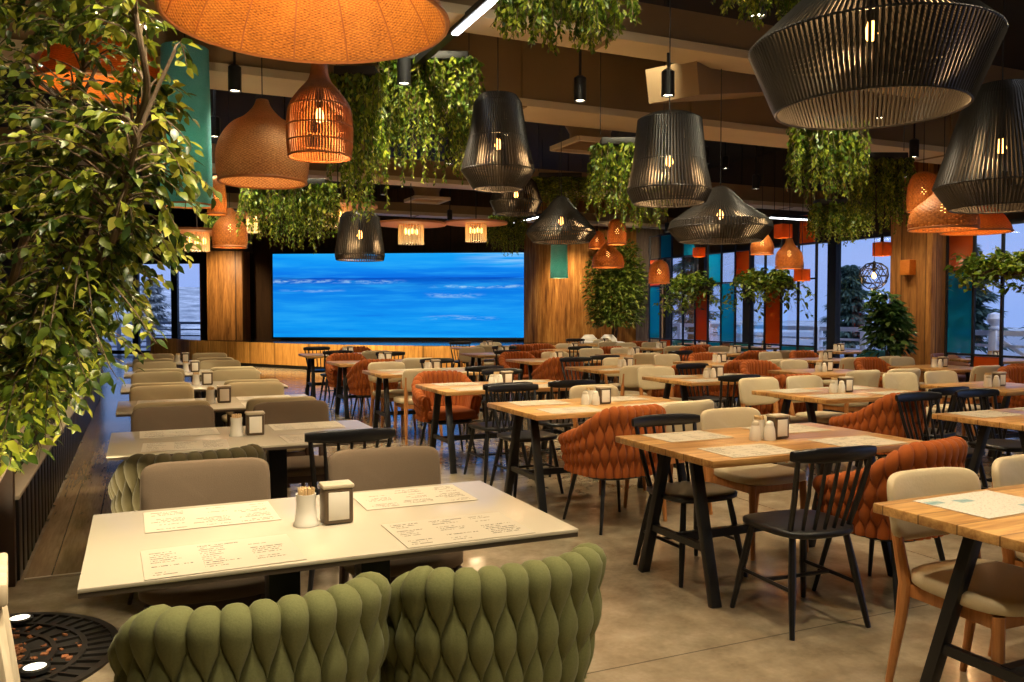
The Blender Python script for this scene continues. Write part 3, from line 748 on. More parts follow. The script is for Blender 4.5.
PROTO = {
    'green': (lambda: barrel('woven_armchair', 'green_fabric', 'black_metal', 2.8, 43, 0.77)),
    'olive': (lambda: barrel('woven_armchair', 'olive_fabric', 'dark_brown_wood', 2.8, 43, 0.805)),
    'rust': (lambda: barrel('woven_armchair', 'rust_fabric', 'black_metal', 3.4, 49, 0.83, (22, 120, .22))),
    'spindle': spindle,
    'taupe': (lambda: padded('upholstered_chair', 'taupe_fabric', 'dark_brown_wood', 0.25, 0.16, 0.69, 0.02, 0.28, -.04)),
    'cream': (lambda: padded('upholstered_chair', 'cream_leather', 'oak_leg')),
    'creamw': (lambda: padded('upholstered_chair', 'sand_fabric', 'dark_brown_wood', 0.25, 0.145, 0.70, 0.03, 0.3, -.03)),
}
DESC = {'green': ('green woven armchair', 'armchair'), 'olive': ('dark olive woven armchair', 'armchair'), 'rust': ('rust woven armchair', 'armchair'),
        'spindle': ('black spindle-back chair', 'chair'), 'taupe': ('taupe upholstered chair', 'chair'), 'cream': ('cream padded chair', 'chair'), 'creamw': ('sand-coloured upholstered chair', 'chair')}
GRP = {'green': 'green woven armchairs', 'olive': 'olive woven armchairs', 'rust': 'rust woven armchairs', 'spindle': 'black spindle chairs', 'taupe': 'taupe upholstered chairs', 'cream': 'cream padded chairs', 'creamw': 'sand-coloured upholstered chairs'}
FIRST = {}
def chair(kind, x, y, rz, where):
    if kind not in FIRST:
        o = FIRST[kind] = PROTO[kind]()
    else: o = dup(FIRST[kind])
    o.location = (x, y, 0); o.rotation_euler = (0, 0, rz)
    return tag(o, DESC[kind][0] + ' ' + where, DESC[kind][1], GRP[kind])

# ------------------------------------------------------------------ tables
TZ = 0.75
def wood_table(L, W):
    t = bpy.data.objects.new('dining_table', None); COL.objects.link(t); t.empty_display_size = 0.1
    MB().box((0, 0, TZ - 0.0175), (L, W, 0.035), bev=0.004).build('tabletop', 'oak_top', t)
    xe = L / 2 - 0.13
    for sx in (-1, 1):
        for sy in (-1, 1):
            a, b = Vector((sx * xe, sy * (W * 0.14), TZ - 0.036)), Vector((sx * (xe + 0.015), sy * (W * 0.36), 0.0))
            MB().bar(a, b, 0.055, 0.04, bev=0.003).build('leg', 'black_metal', t)
        MB().bar((sx * (xe + 0.01), -W * 0.275, 0.27), (sx * (xe + 0.01), W * 0.275, 0.27), 0.03, 0.035).build('crossbar', 'black_metal', t)
        MB().box((sx * xe, 0, TZ - 0.045), (0.06, W * 0.6, 0.016)).build('top_plate', 'black_metal', t)
    MB().bar((-xe - 0.01, 0, 0.27), (xe + 0.01, 0, 0.27), 0.035, 0.045).build('stretcher', 'black_metal', t)
    return t
def white_table(L, W):
    t = bpy.data.objects.new('white_table', None); COL.objects.link(t); t.empty_display_size = 0.1
    m = MB().box((0, 0, TZ - 0.006), (L, W, 0.012), bev=0.002); m.build('tabletop', 'table_laminate', t)
    MB().box((0, 0, TZ - 0.019), (L - 0.004, W - 0.004, 0.0135)).build('edge_board', 'laminate_edge', t, False)
    for sx in (-1, 1):
        MB().box((sx * 0.15, 0, 0.375), (0.1, 0.1, 0.69), bev=0.004).build('column', 'black_metal', t)
    MB().box((0, 0, 0.0125), (0.6, 0.34, 0.025), bev=0.004).build('base_plate', 'black_metal', t)
    MB().box((0, 0, TZ - 0.033), (0.6, 0.4, 0.014)).build('top_plate', 'black_metal', t)
    return t
TF = {}
def table(kind, L, W, x, y, label, group):
    k = (kind, round(L, 2), round(W, 2))
    if k not in TF: o = TF[k] = (wood_table if kind == 'wood' else white_table)(L, W)
    else: o = dup(TF[k])
    o.location = (x, y, 0)
    return tag(o, label, 'table', group)

# ------------------------------------------------------------------ things on the tables
def mk_holder():
    t = bpy.data.objects.new('napkin_holder', None); COL.objects.link(t); t.empty_display_size = 0.05
    m = MB(); m.box((0, 0, 0.062), (0.098, 0.075, 0.12), bev=0.008); m.build('body', 'holder_brown', t)
    MB().box((0, 0, 0.126), (0.104, 0.08, 0.014), bev=0.005).build('lid', 'holder_cap', t)
    for s in (-1, 1):
        MB().box((0, s * 0.038, 0.062), (0.068, 0.004, 0.092), bev=0.0015).build('napkin', 'napkin_paper', t)
    return t
def mk_cup():
    t = bpy.data.objects.new('toothpick_cup', None); COL.objects.link(t); t.empty_display_size = 0.05
    MB().lathe([(0.0, 0.0), (0.041, 0.0), (0.042, 0.008), (0.036, 0.018), (0.031, 0.07), (0.033, 0.105), (0.03, 0.105), (0.028, 0.06), (0.0, 0.05)], 20).build('cup', 'white_ceramic', t, ang=50)
    m = MB(); r2 = random.Random(3)
    for i in range(48):
        a, q = r2.uniform(0, 2 * pi), 0.0245 * sqrt(r2.random())
        m.tube([(q * .8 * cos(a), q * .8 * sin(a), 0.048), (q * 1.15 * cos(a), q * 1.15 * sin(a), 0.122 + r2.uniform(-.006, .004))], 0.003, 5)
    o = m.build('toothpicks', 'toothpick_wood', t); o['kind'] = 'stuff'
    return t
def mk_shaker(pep):
    t = bpy.data.objects.new('pepper_shaker' if pep else 'salt_shaker', None); COL.objects.link(t); t.empty_display_size = 0.05
    MB().lathe([(0.0, 0), (0.033, 0), (0.034, 0.004), (0.029, 0.06), (0.022, 0.082), (0.0, 0.082)], 16).build('body', 'white_ceramic', t, ang=50)
    MB().lathe([(0.0215, 0.082), (0.022, 0.087), (0.018, 0.1), (0.008, 0.106), (0.0, 0.107)], 16).build('cap', 'holder_cap' if pep else 'white_ceramic', t, ang=50)
    return t
PF = {}
def small(key, fn, x, y, z, rz, label, cat, group):
    if key not in PF: o = PF[key] = fn()
    else: o = dup(PF[key])
    o.location = (x, y, z); o.rotation_euler = (0, 0, rz)
    return tag(o, label, cat, group)
def mk_menu(mat):
    m = MB(); w, h = 0.21, 0.148
    m.add([(-w, -h, 0), (w, -h, 0), (w, h, 0), (-w, h, 0), (-w, -h, .0015), (w, -h, .0015), (w, h, .0015), (-w, h, .0015)], [(3, 2, 1, 0), (4, 5, 6, 7), (0, 1, 5, 4), (1, 2, 6, 5), (2, 3, 7, 6), (3, 0, 4, 7)])
    m.uv = [(0, 0), (1, 0), (1, 1), (0, 1)] * 2
    return m.build('menu_sheet', mat, None, False)

def setting(tname, x, y, W, L, menus, condiments, mat='menu_paper', hx=None, mixrot=0.0):
    hx = x if hx is None else hx
    small('holder', mk_holder, hx + 0.03, y, TZ, mixrot, 'brown napkin holder with a white napkin face on ' + tname, 'napkin holder', 'napkin holders on the tables')
    if condiments == 'cup':
        small('cup', mk_cup, hx - 0.07, y + 0.0, TZ, 0, 'white toothpick cup beside the napkin holder on ' + tname, 'toothpick cup', 'toothpick cups on the white tables')
    elif condiments:
        small('cup', mk_cup, hx - 0.06, y + 0.05, TZ, 0, 'white toothpick cup behind the shakers on ' + tname, 'toothpick cup', 'toothpick cups on the timber tables')
        small('salt', lambda: mk_shaker(False), hx - 0.058, y - 0.035, TZ, 0, 'white salt shaker beside the napkin holder on ' + tname, 'salt shaker', 'salt shakers on the tables')
        if condiments > 1: small('pepper', lambda: mk_shaker(True), hx - 0.13, y - 0.005, TZ, 0, 'tan-capped pepper shaker by the salt on ' + tname, 'pepper shaker', 'pepper shakers on the tables')
    for k, (sx, sy, nm) in enumerate(((-1, -1, 'tree-end camera-side'), (1, -1, 'window-end camera-side'), (-1, 1, 'tree-end stage-side'), (1, 1, 'window-end stage-side'))):
        if k < menus:
            small('menu_' + mat, lambda: mk_menu(mat), x + sx * (L * 0.25 + U(-.015, .015)), y + sy * (W / 2 - 0.165 - U(0, .02)), TZ + 0.0012, (0 if sy < 0 else pi) + U(-.04, .04),
                  'printed paper menu at the %s place of %s' % (nm, tname), 'menu', 'paper menus on the tables')

SEAT = {('F', 0): 'on camera side, tree end, of ', ('F', 1): 'on camera side, window end, of ', ('B', 0): 'on stage side, tree end, of ', ('B', 1): 'on stage side, window end, of '}
# pushed-in distance of chair centre from the table edge (negative = beyond the edge)
OFF = {'green': -0.14, 'olive': -0.14, 'rust': -0.16, 'spindle': -0.17, 'taupe': 0.06, 'cream': 0.05, 'creamw': 0.05}
def seats(tname, x, y, L, W, F, Bk, jit=0.03, over={}, out=0.0, sp=0.435):
    for side, ks in (('F', F), ('B', Bk)):
        for i, k in enumerate(ks):
            if not k: continue
            fx = x + (i - (len(ks) - 1) / 2) * max(L * sp, 0.62) + U(-jit, jit)
            dy = W / 2 + out * (k[0] == 'c') + {'green': .12, 'olive': .12, 'rust': .145, 'spindle': .13, 'taupe': .1, 'cream': -.03, 'creamw': .0}[k] + U(-jit, jit)
            rz = U(-.08, .08)
            ox, oy, orz = over.get((side, i), (0, 0, 0))
            if side == 'F': chair(k, fx + ox, y - dy + oy, rz + orz, SEAT[side, i] + tname)
            else: chair(k, fx + ox, y + dy + oy, pi + rz + orz, SEAT[side, i] + tname)

# white tables along the planter wall
WL, WW = 1.44, 0.85
wx = 0.57
names = ['the %s white table' % w for w in ('closest', 'second', 'third', 'fourth', 'fifth', 'sixth')]
names[0] = 'the white table by the grate'
for i, y in enumerate((2.775, 4.92, 6.78, 8.5, 10.4, 12.5)):
    tn = names[i]
    lab = ('big white-topped table with paper menus behind the green armchairs' if i == 0 else
           '%s white-topped table from the tree grate in the planter-wall row' % ORD[i])
    table('white', WL, WW, wx, y, lab, 'white tables along the planter wall')
    if i == 0: setting(tn, wx, y - .02, WW, WL, 4, 'cup', hx=0.565)
    else: setting(tn, wx, y, WW, WL, 4 if i < 3 else 0, 'cup')
    if i == 0: seats(tn, wx, y, WL, WW, ('green', 'green'), ('taupe', 'taupe'), 0.0, sp=0.5, over={('F', 0): (.055, 0.04, 0.05), ('F', 1): (-.01, 0.06, -0.04), ('B', 0): (.02, 0, 0), ('B', 1): (.04, 0, 0)})
    elif i == 1: seats(tn, wx, y, WL, WW, ('olive', 'spindle'), ('taupe', 'taupe'), 0.0, sp=0.5, over={('F', 0): (0, -.06, .1), ('F', 1): (.07, .1, 0)})
    elif i == 2: seats(tn, wx, y, WL, WW, ('creamw', 'creamw'), ('creamw', 'creamw'), sp=0.5)
    else: seats(tn, wx, y, WL, WW, ('creamw', 'creamw'), ('creamw', 'creamw'), sp=0.5)

# timber tables: rows parallel to the aisle
ML, MW = 1.44, 0.88
mx = 3.17
C, S, T, N_ = 'cream', 'spindle', 'rust', None
aisle = [(1.79, (N_, N_), ('cream', 'cream')), (3.60, (S, T), (S, C)), (5.5, (T, C), (S, C)), (7.32, (S, S), (T, S)), (9.42, (C, S), (C, S)), (11.5, (T, C), (T, S)), (13.8, (S, C), (S, T))]
for i, (y, F, Bk) in enumerate(aisle):
    tn = 'the %s aisle-row timber table' % ORD[i]
    table('wood', ML, MW, mx, y, '%s timber table from the camera in the row beside the open aisle' % ORD[i] if i else 'timber table nearest the camera with a picture menu and slanted black legs', 'timber tables in the aisle row')
    if i == 0:
        setting(tn, mx, y, MW, ML, 4, 0, 'menu_photo_paper', hx=3.4)
    else: setting(tn, mx, y, MW, ML, 4 if i < 5 else 2, 2 if i < 4 else 1, hx=mx + 0.03)
    ov = {}
    if i == 0: ov = {('B', 0): (0.005, -.2, 0.02), ('B', 1): (-.03, -.1, 0)}
    if i == 1: ov = {('F', 0): (0.035, -.02, -.05), ('F', 1): (-.02, .04, .16), ('B', 0): (-.04, -.33, .03), ('B', 1): (-.06, 0, 0)}
    if i == 2: ov = {('F', 0): (0.12, .03, .12)}
    seats(tn, mx, y, ML, MW, F, Bk, 0.03, ov, sp=0.46)
NL = 1.28; nx = 5.62
second = [(3.60, (N_, S), (S, S)), (5.45, (T, S), (C, C)), (7.22, (S, T), (C, S)), (9.0, (C, T), (S, C)), (10.9, (T, S), (T, C)), (12.85, (S, T), (C, S))]
for i, (y, F, Bk) in enumerate(second):
    tn = 'the %s second-row timber table' % ORD[i]
    table('wood', NL, MW, nx, y, '%s timber table from the camera in the second row off the aisle' % ORD[i], 'timber tables in the second row')
    setting(tn, nx, y, MW, NL, 4 if i < 3 else 2, 2 if i < 3 else 1)
    seats(tn, nx, y, NL, MW, F, Bk, 0.03, {('F', 0): (0, 0, .12)} if i == 1 else {}, out=0.08)
QL = 0.98; qx = 7.4
third = [(5.3, (S, S), (C, C)), (7.45, (C, C), (T, C)), (9.4, (T, C), (C, T)), (11.6, (C, S), (C, C)), (13.7, (S, T), (T, C))]
for i, (y, F, Bk) in enumerate(third):
    tn = 'the %s third-row square table' % ORD[i]
    table('wood', QL, MW, qx, y, '%s square timber table from the camera in the third row off the aisle' % ORD[i], 'square timber tables in the third row')
    setting(tn, qx, y, MW, QL, 0, 2 if i < 2 else 1)
    seats(tn, qx, y, QL, MW, F, Bk, 0.02, out=0.2)
rx = 9.3
fourth = [(5.4, (C, C), (T, T)), (7.42, (C, T), (T, C)), (9.35, (C, C), (C, T)), (11.4, (T, C), (T, C)), (13.6, (C, T), (C, C))]
for i, (y, F, Bk) in enumerate(fourth):
    tn = 'the %s square table by the partition' % ORD[i]
    table('wood', 0.9, 0.86, rx, y, '%s square timber table from the camera along the coloured glass partition' % ORD[i], 'square timber tables along the glass partition')
    setting(tn, rx, y, 0.86, 0.9, 0, 1)
    seats(tn, rx, y, 0.9, 0.86, F, Bk, 0.02, out=0.2)
# window tables beyond the partition, with teal and rust tub chairs
def tub(fab):
    t = bpy.data.objects.new('tub_chair', None); COL.objects.link(t); t.empty_display_size = .1
    m = MB(); vs = []; n = 26
    for i in range(n + 1):
        ph = -R(125) + R(250) * i / n; zt = 0.80 - 0.17 * sm(R(40), R(120), abs(ph))
        for r, z in ((0.27, 0.34), (0.305, 0.55), (0.31, zt - .02), (0.29, zt), (0.265, zt - .02), (0.25, 0.5), (0.24, 0.34)):
            vs.append((sin(ph) * r, -cos(ph) * r, z))
    m.add(vs, [(a * 7 + c, (a + 1) * 7 + c, (a + 1) * 7 + (c + 1) % 7, a * 7 + (c + 1) % 7) for a in range(n) for c in range(7)] + [tuple(range(7)), tuple(n * 7 + 6 - c for c in range(7))])
    m.build('backrest', fab, t, ang=180)
    MB().pad((0, 0.01, 0.42), 0.25, 0.25, 0.06, .4, .8).build('seat', fab, t, ang=180)
    for sx in (-1, 1):
        for sy in (-1, 1): MB().tube([(sx * .15, sy * .15, .37), (sx * .21, sy * .21, 0)], [.016, .01], 8).build('leg', 'black_metal', t)
    return t
fabric('teal_fabric', (0.015, 0.09, 0.105)); fabric('brown_leather', (0.13, 0.042, 0.02), 0.08, 90, 0.4, 0.45)
TUB = {}
def tubchair(fab, x, y, rz, label):
    if fab not in TUB: o = TUB[fab] = tub(fab)
    else: o = dup(TUB[fab])
    o.location = (x, y, 0); o.rotation_euler = (0, 0, rz); tag(o, label, 'armchair', 'tub armchairs by the windows')
for i, y in enumerate((6.4, 8.3, 11.3, 13.2, 15.2)):
    tn = 'the %s window-side table' % ORD[i]
    table('wood', 0.9, 0.86, 11.55, y, '%s timber table from the camera standing against the windows' % ORD[i], 'timber tables against the windows')
    setting(tn, 11.55, y, .86, .9, 0, 1)
    for sy, w, fabs in ((-1, 'camera side', ('brown_leather', 'teal_fabric', 'teal_fabric', 'teal_fabric', 'brown_leather')), (1, 'stage side', ('brown_leather', 'brown_leather', 'teal_fabric', 'teal_fabric', 'teal_fabric'))):
        fb = fabs[i]
        tubchair(fb, 11.5 + U(-.05, .05), y + sy * 0.68, 0 if sy < 0 else pi, '%s tub armchair on the %s of %s' % ('dark teal' if fb[0] == 't' else 'brown leather', w, tn))
# far tables by the timber wall
for (x, y, lab) in ((6.3, 15.2, 'far timber table near the stage, on the aisle side'), (9.3, 15.8, 'far timber table in front of the rough timber wall')):
    table('wood', 1.28, .86, x, y, lab, 'far timber tables by the stage')
    tn = 'the far table ' + ('by the stage' if x < 8 else 'by the timber wall')
    setting(tn, x, y, .86, 1.28, 0, 1)
    seats(tn, x, y, 1.28, .86, (C, T), (S, C))
# white cafe table with two white shell chairs by the timber wall
cx, cy = P(602, 19.6)
wt = thing('cafe_table', 'small white cafe table by the rough timber wall', 'table', (cx, cy, 0), -YAW)
MB().box((0, 0, .735), (1.0, .6, .03), bev=.006).build('tabletop', 'white_plastic', wt)
for sx in (-1, 1):
    for sy in (-1, 1): MB().tube([(sx * .42, sy * .22, .72), (sx * .45, sy * .25, 0)], [.02, .014], 8).build('leg', 'white_plastic', wt)
sp = None
for i, dx in enumerate((-0.24, 0.24)):
    if sp is None:
        sp = t = bpy.data.objects.new('shell_chair', None); COL.objects.link(t)
        m = MB(); vs = []
        prof = [(.2, .44), (.05, .42), (-.12, .43), (-.2, .5), (-.235, .65), (-.25, .8), (-.255, .9)]
        wds = [.2, .22, .23, .23, .23, .2, .1]
        for (yy, zz), w in zip(prof, wds):
            for k in range(9):
                u = k / 4 - 1; vs.append((u * w, yy + .06 * u * u * (zz > .5), zz + .05 * u * u * (zz < .5)))
        m.add(vs, [(a * 9 + k, a * 9 + k + 1, (a + 1) * 9 + k + 1, (a + 1) * 9 + k) for a in range(6) for k in range(8)])
        o = m.build('shell', 'white_plastic', t, ang=180); md = o.modifiers.new('thick', 'SOLIDIFY'); md.thickness = .018
        for sx in (-1, 1):
            for sy in (-1, 1): MB().tube([(sx * .12, sy * .1, .42), (sx * .2, sy * .2, 0)], [.015, .01], 8).build('leg', 'pale_wood', t)
    else: t = dup(sp)
    q = Vector((cx, cy, 0)) + Matrix.Rotation(-YAW, 3, 'Z') @ Vector((dx, .55, 0))
    t.location = q; t.rotation_euler = (0, 0, pi - YAW)
    tag(t, 'white shell chair behind the small cafe table, ' + ('stage end' if i == 0 else 'partition end'), 'chair', 'white shell chairs')

# ------------------------------------------------------------------ coloured glass partition
PX = 10.5
zr = [0.03, 0.46, 0.86, 2.02, 2.62, 3.13]           # rails
def partition(y1, n, cells, label, step=0.42):
    t = thing('glass_partition', label, 'room divider', (PX, 0, 0))
    for k in range(n + 1):
        y = y1 - step * k
        MB().box((0, y, 1.575), (0.035, 0.035, 3.15)).build('post', 'black_metal', t, False)
    ya, yb = y1, y1 - step * n
    for z in zr: MB().box((0, (ya + yb) / 2, z), (0.028, ya - yb, 0.028)).build('rail', 'black_metal', t, False)
    for k, r, col in cells:
        y = y1 - step * (k + 0.5)
        p = MB().box((0, y, (zr[r] + zr[r + 1]) / 2), (0.012, step - 0.045, zr[r + 1] - zr[r] - 0.035)).build('glass_panel', col + '_glass', t, False)
        p['label'] = col + ' glass panel'
    return t
partition(15.85, 12, [(0, 2, 'teal'), (0, 3, 'orange'), (1, 4, 'teal'), (1, 1, 'orange'), (4, 2, 'orange'), (5, 1, 'teal'), (5, 3, 'teal'), (6, 2, 'teal'), (7, 3, 'orange'), (9, 2, 'orange'), (10, 1, 'teal'), (11, 4, 'orange'), (3, 4, 'teal')],
          'tall black metal divider with many small teal and orange glass panels')
partition(8.3, 7, [(0, 2, 'teal'), (0, 3, 'orange'), (1, 1, 'orange'), (3, 2, 'orange'), (4, 3, 'teal')],
          'black metal divider with one big teal panel and orange panels beside the timber column', 0.415)

# ------------------------------------------------------------------ foliage
def leafshape(L, W, fold=0.25, droop=0.3, n=3, wide=0.42):
    """Pointed leaf along +x: rows of (left, mid, right)."""
    pts = []
    for i in range(n + 1):
        u = i / n
        w = W * (sin(pi * min(1, u ** 0.75 * 0.98 + 0.02))) if 0 < u < 1 else 0.0
        pts.append((u * L, w, -droop * L * u * u))
    return pts
def add_leaf(m, base, d, nrm, L, W, fold=0.25, droop=0.25, n=4):
    d = d.normalized(); s = d.cross(nrm)
    if s.length < 1e-4: s = d.orthogonal()
    s.normalize(); u = s.cross(d)
    vs, fs = [base], []
    rows = []
    for i in range(1, n):
        t = i / n; w = W * sin(pi * t ** 0.72) ; c = base + d * (L * t) - u * (droop * L * t * t)
        rows.append(len(vs)); vs += [c + s * w + u * (fold * w), c, c - s * w + u * (fold * w)]
    tip = len(vs); vs.append(base + d * L - u * (droop * L))
    r = rows[0]; fs += [(0, r + 1, r), (0, r + 2, r + 1)]
    for a, b in zip(rows, rows[1:]): fs += [(a, a + 1, b + 1, b), (a + 1, a + 2, b + 2, b + 1)]
    r = rows[-1]; fs += [(r, r + 1, tip), (r + 1, r + 2, tip)]
    m.add(vs, fs)
def rdir(q, zlo=-1.0, zhi=1.0):
    a = q.uniform(0, 2 * pi); z = q.uniform(zlo, zhi); r = sqrt(max(0, 1 - z * z)); return Vector((r * cos(a), r * sin(a), z))

# the ficus growing out of the round floor grate
GX, GY = -0.66, 4.0
fic = thing('ficus_tree', 'big leafy green ficus tree rising from the round iron floor grate', 'tree', (GX, GY, 0))
q = random.Random(5)
O = Vector((GX, GY, 0))
def lp(px, py, D): return at(px, py, D) - O
trunks = [
    [Vector((0.02, 0.02, 0.0)), Vector((-0.02, 0, 0.45)), lp(8, 452, 3.45), lp(40, 370, 3.4), lp(66, 300, 3.35), lp(92, 225, 3.3), lp(120, 160, 3.25), lp(146, 100, 3.1), lp(140, 40, 2.95), lp(120, -60, 2.9)],
    [Vector((-0.04, -0.02, 0.0)), Vector((-0.1, 0, 0.5)), lp(-30, 430, 3.6), lp(0, 330, 3.7), lp(30, 220, 3.8), lp(62, 120, 3.85), lp(84, 60, 3.85), lp(60, 10, 3.85), lp(48, -60, 3.9)],
    [lp(66, 300, 3.35), lp(110, 245, 3.1), lp(118, 215, 3.05), lp(135, 150, 2.95), lp(148, 110, 2.95), lp(175, 50, 2.95)],
    [lp(0, 330, 3.7), lp(-60, 250, 3.3), lp(-110, 150, 3.2), lp(-130, 40, 3.1)],
    [Vector((-0.02, 0.03, 0.0)), Vector((-0.08, 0.12, 0.5)), lp(-20, 400, 4.1), lp(30, 260, 4.3), lp(60, 150, 4.3), lp(100, 60, 4.3)],
    [Vector((-0.1, 0, 0.5)), lp(-110, 420, 3.6), lp(-190, 300, 3.8), lp(-260, 180, 3.9)]]
nodes = []
for i, tr in enumerate(trunks):
    sp_ = []
    for j in range(len(tr) - 1):
        p0, p1, p2, p3 = (tr[max(0, min(len(tr) - 1, k))] for k in (j - 1, j, j + 1, j + 2))
        for s in range(5):
            t = s / 5; sp_.append(0.5 * ((2 * p1) + (p2 - p0) * t + (2 * p0 - 5 * p1 + 4 * p2 - p3) * t * t + (3 * p1 - p0 - 3 * p2 + p3) * t ** 3))
    sp_.append(tr[-1])
    r0 = (0.028, 0.026, 0.014, 0.014, 0.022, 0.014)[i]
    MB().tube(sp_, [r0 * (1 - 0.75 * k / len(sp_)) + 0.002 for k in range(len(sp_))], 8).build('trunk' if sp_[0].z < 0.1 else 'branch', 'trunk_bark', fic)
    nodes += [p for p in sp_ if p.z > 0.75]
def inpoly(x, y, pl):
    c = False
    for (x1, y1), (x2, y2) in zip(pl, pl[1:] + pl[:1]):
        if (y1 > y) != (y2 > y) and x < (x2 - x1) * (y - y1) / (y2 - y1) + x1: c = not c
    return c
CR = [(-330, -110), (150, -110), (150, -20), (178, 40), (200, 62), (200, 95), (188, 130), (197, 165), (222, 200), (206, 232), (186, 262), (162, 305), (163, 345), (138, 372), (98, 402), (86, 420), (68, 438), (44, 452), (30, 470), (-20, 470), (-120, 440), (-330, 380)]
DOME = at(308, 22, 3.62)
lv = MB(); tw = MB()
nt = 0
while nt < 1000:
    px, py = q.uniform(-330, 225), q.uniform(-110, 470)
    if not inpoly(px, py, CR): continue
    thin = 0.85
    if px < -20: thin = 0.35
    elif py < 130: thin = 0.75 if px < 30 or px > 115 else 0.5
    elif px > 150: thin = 0.6
    if 30 < px < 175 and 45 < py < 105: thin *= 0.35
    if q.random() > thin: continue
    D = q.triangular(2.75, 4.3, 3.2)
    e = lp(px, py, D)
    if e.z > 2.45 and (Vector((e.x + GX - DOME.x, e.y + GY - DOME.y))).length < .72: continue
    nt += 1
    nb = min(nodes, key=lambda n_: (n_ - e).length + (0.5 if n_.z > e.z + 0.2 else 0))
    dr = (e - nb); Ld = dr.length
    if Ld > 0.75: nb = e - dr * (0.75 / Ld); dr = e - nb; Ld = dr.length
    mid = nb.lerp(e, 0.5) + Vector((0, 0, 0.06 + 0.06 * Ld)) + rdir(q) * 0.03
    pts = [nb, nb.lerp(mid, .5) + Vector((0, 0, .015)), mid, mid.lerp(e, .55) + Vector((0, 0, .01)), e]
    tw.tube(pts, [0.005, 0.004, 0.0032, 0.0025, 0.0012], 5)
    nl = q.randint(11, 16)
    for k in range(nl):
        t = 0.35 + 0.65 * k / (nl - 1)
        s = t * 4; a = min(3, int(s)); b = pts[a].lerp(pts[a + 1], s - a)
        ax = (pts[a + 1] - pts[a]).normalized()
        sd = ax.cross(Vector((0, 0, 1)));
        if sd.length < .1: sd = Vector((1, 0, 0))
        sd.normalize()
        d = (ax * q.uniform(.2, .9) + sd * (1 if k % 2 else -1) * q.uniform(.5, 1.1) + Vector((0, 0, q.uniform(-.75, .25)))).normalized()
        L = q.uniform(.036, .066)
        bb = b + d * q.uniform(.006, .016)
        add_leaf(lv, bb, d, (Vector((0, 0, 1)) + rdir(q) * .75).normalized(), L, L * q.uniform(.25, .31), q.uniform(.1, .4), q.uniform(.05, .4))
tw.build('twigs', 'trunk_bark', fic)['kind'] = 'stuff'
lv.build('leaves', 'ficus_leaf', fic, ang=180)['kind'] = 'stuff'

# iron tree grate, bark chips, uplights
gr = thing('tree_grate', 'round black iron grate set in the floor around the ficus trunk', 'tree grate', (GX, GY, 0))
m = MB()
def ringbar(m, r, w, z0, z1, n=64):
    m.lathe([(r - w / 2, z0), (r - w / 2, z1), (r + w / 2, z1), (r + w / 2, z0)], n)
for r, w in ((.555, .03), (.43, .022), (.315, .022), (.21, .028)): ringbar(m, r, w, 0.001, 0.013)
for r0, r1, n in ((.21, .315, 12), (.315, .43, 26), (.43, .55, 46)):
    for k in range(n):
        a = 2 * pi * (k + .3) / n
        m.box(((r0 + r1) / 2 * cos(a), (r0 + r1) / 2 * sin(a), .007), (r1 - r0, .013, .011), Matrix.Rotation(a, 3, 'Z'))
m.build('grid', 'grate_iron', gr, ang=30)
MB().lathe([(0.0, .0015), (.56, .0015)], 48).build('pit', 'planter_black', gr, False)
ch = MB()
for k in range(420):
    a, r = q.uniform(0, 2 * pi), (.2 * sqrt(q.random()) if k < 300 else q.uniform(.2, .42))
    ch.box((r * cos(a), r * sin(a), .006 + q.uniform(0, .02) * (k < 300)), (q.uniform(.012, .035), q.uniform(.008, .02), q.uniform(.004, .01)), Matrix.Rotation(q.uniform(0, 6), 3, 'Z') @ Matrix.Rotation(q.uniform(-.6, .6), 3, 'X'))
o = ch.build('bark_chips', 'soil_bark', None, False, loc=(GX, GY, 0)); tag(o, 'orange brown bark chips inside the round iron grate', 'bark chips', kind='stuff')
for i, (px, py) in enumerate(((20, 624), (35, 674))):
    p = at(px, py, 3.5); v = (FW + RT * ((px - 512) / FPX) - UP * ((py - 341) / FPX)); p = Vector((0, 0, EYE)) + v * (-EYE / v.z)
    u = thing('uplight', 'small round glowing floor light on the stage side of the tree grate' if i == 0 else 'small round glowing floor light on the camera side of the tree grate', 'floor light', (p.x, p.y, 0.014), 0, 'uplights in the tree grate')
    MB().lathe([(.0, 0), (.056, 0), (.056, .014), (.042, .018)], 24).build('housing', 'dark_steel', u)
    MB().lathe([(0, .016), (.042, .016)], 24).build('lens', 'uplight_glow', u)
    l = bpy.data.lights.new('uplight_lamp', 'SPOT'); l.energy = 150; l.color = (1, .82, .5); l.spot_size = R(125); l.spot_blend = .8; l.shadow_soft_size = .05
    lo = bpy.data.objects.new('uplight_lamp', l); COL.objects.link(lo); lo.parent = u; lo.location = (0, 0, .03); lo.rotation_euler = (pi, 0, 0)

# low slatted planter wall with cream cap, and its tall post
pw = thing('slatted_planter', 'low dark slatted planter wall with a cream cap along the wood path', 'planter', (-0.6, 5.12, 0))
MB().box((-.28, 5.4, .22), (.5, 10.8, .43)).build('core', 'planter_black', pw, False)
m = MB()
for k in range(54): m.box((-.015, .1 + k * .2, .225), (.03, .13, .45), bev=.004)
m.build('slats', 'black_paint', pw)
MB().box((-.04, 5.4, .462), (.1, 10.84, .024), bev=.004).build('cap', 'cap_cream', pw)
MB().box((-.06, -.04, .5), (.1, .07, 1.0), bev=.005).build('post', 'dark_brown_wood', pw)
MB().box((-.31, 5.4, .446), (.42, 10.6, .03)).build('soil', 'dark_soil', pw, False)
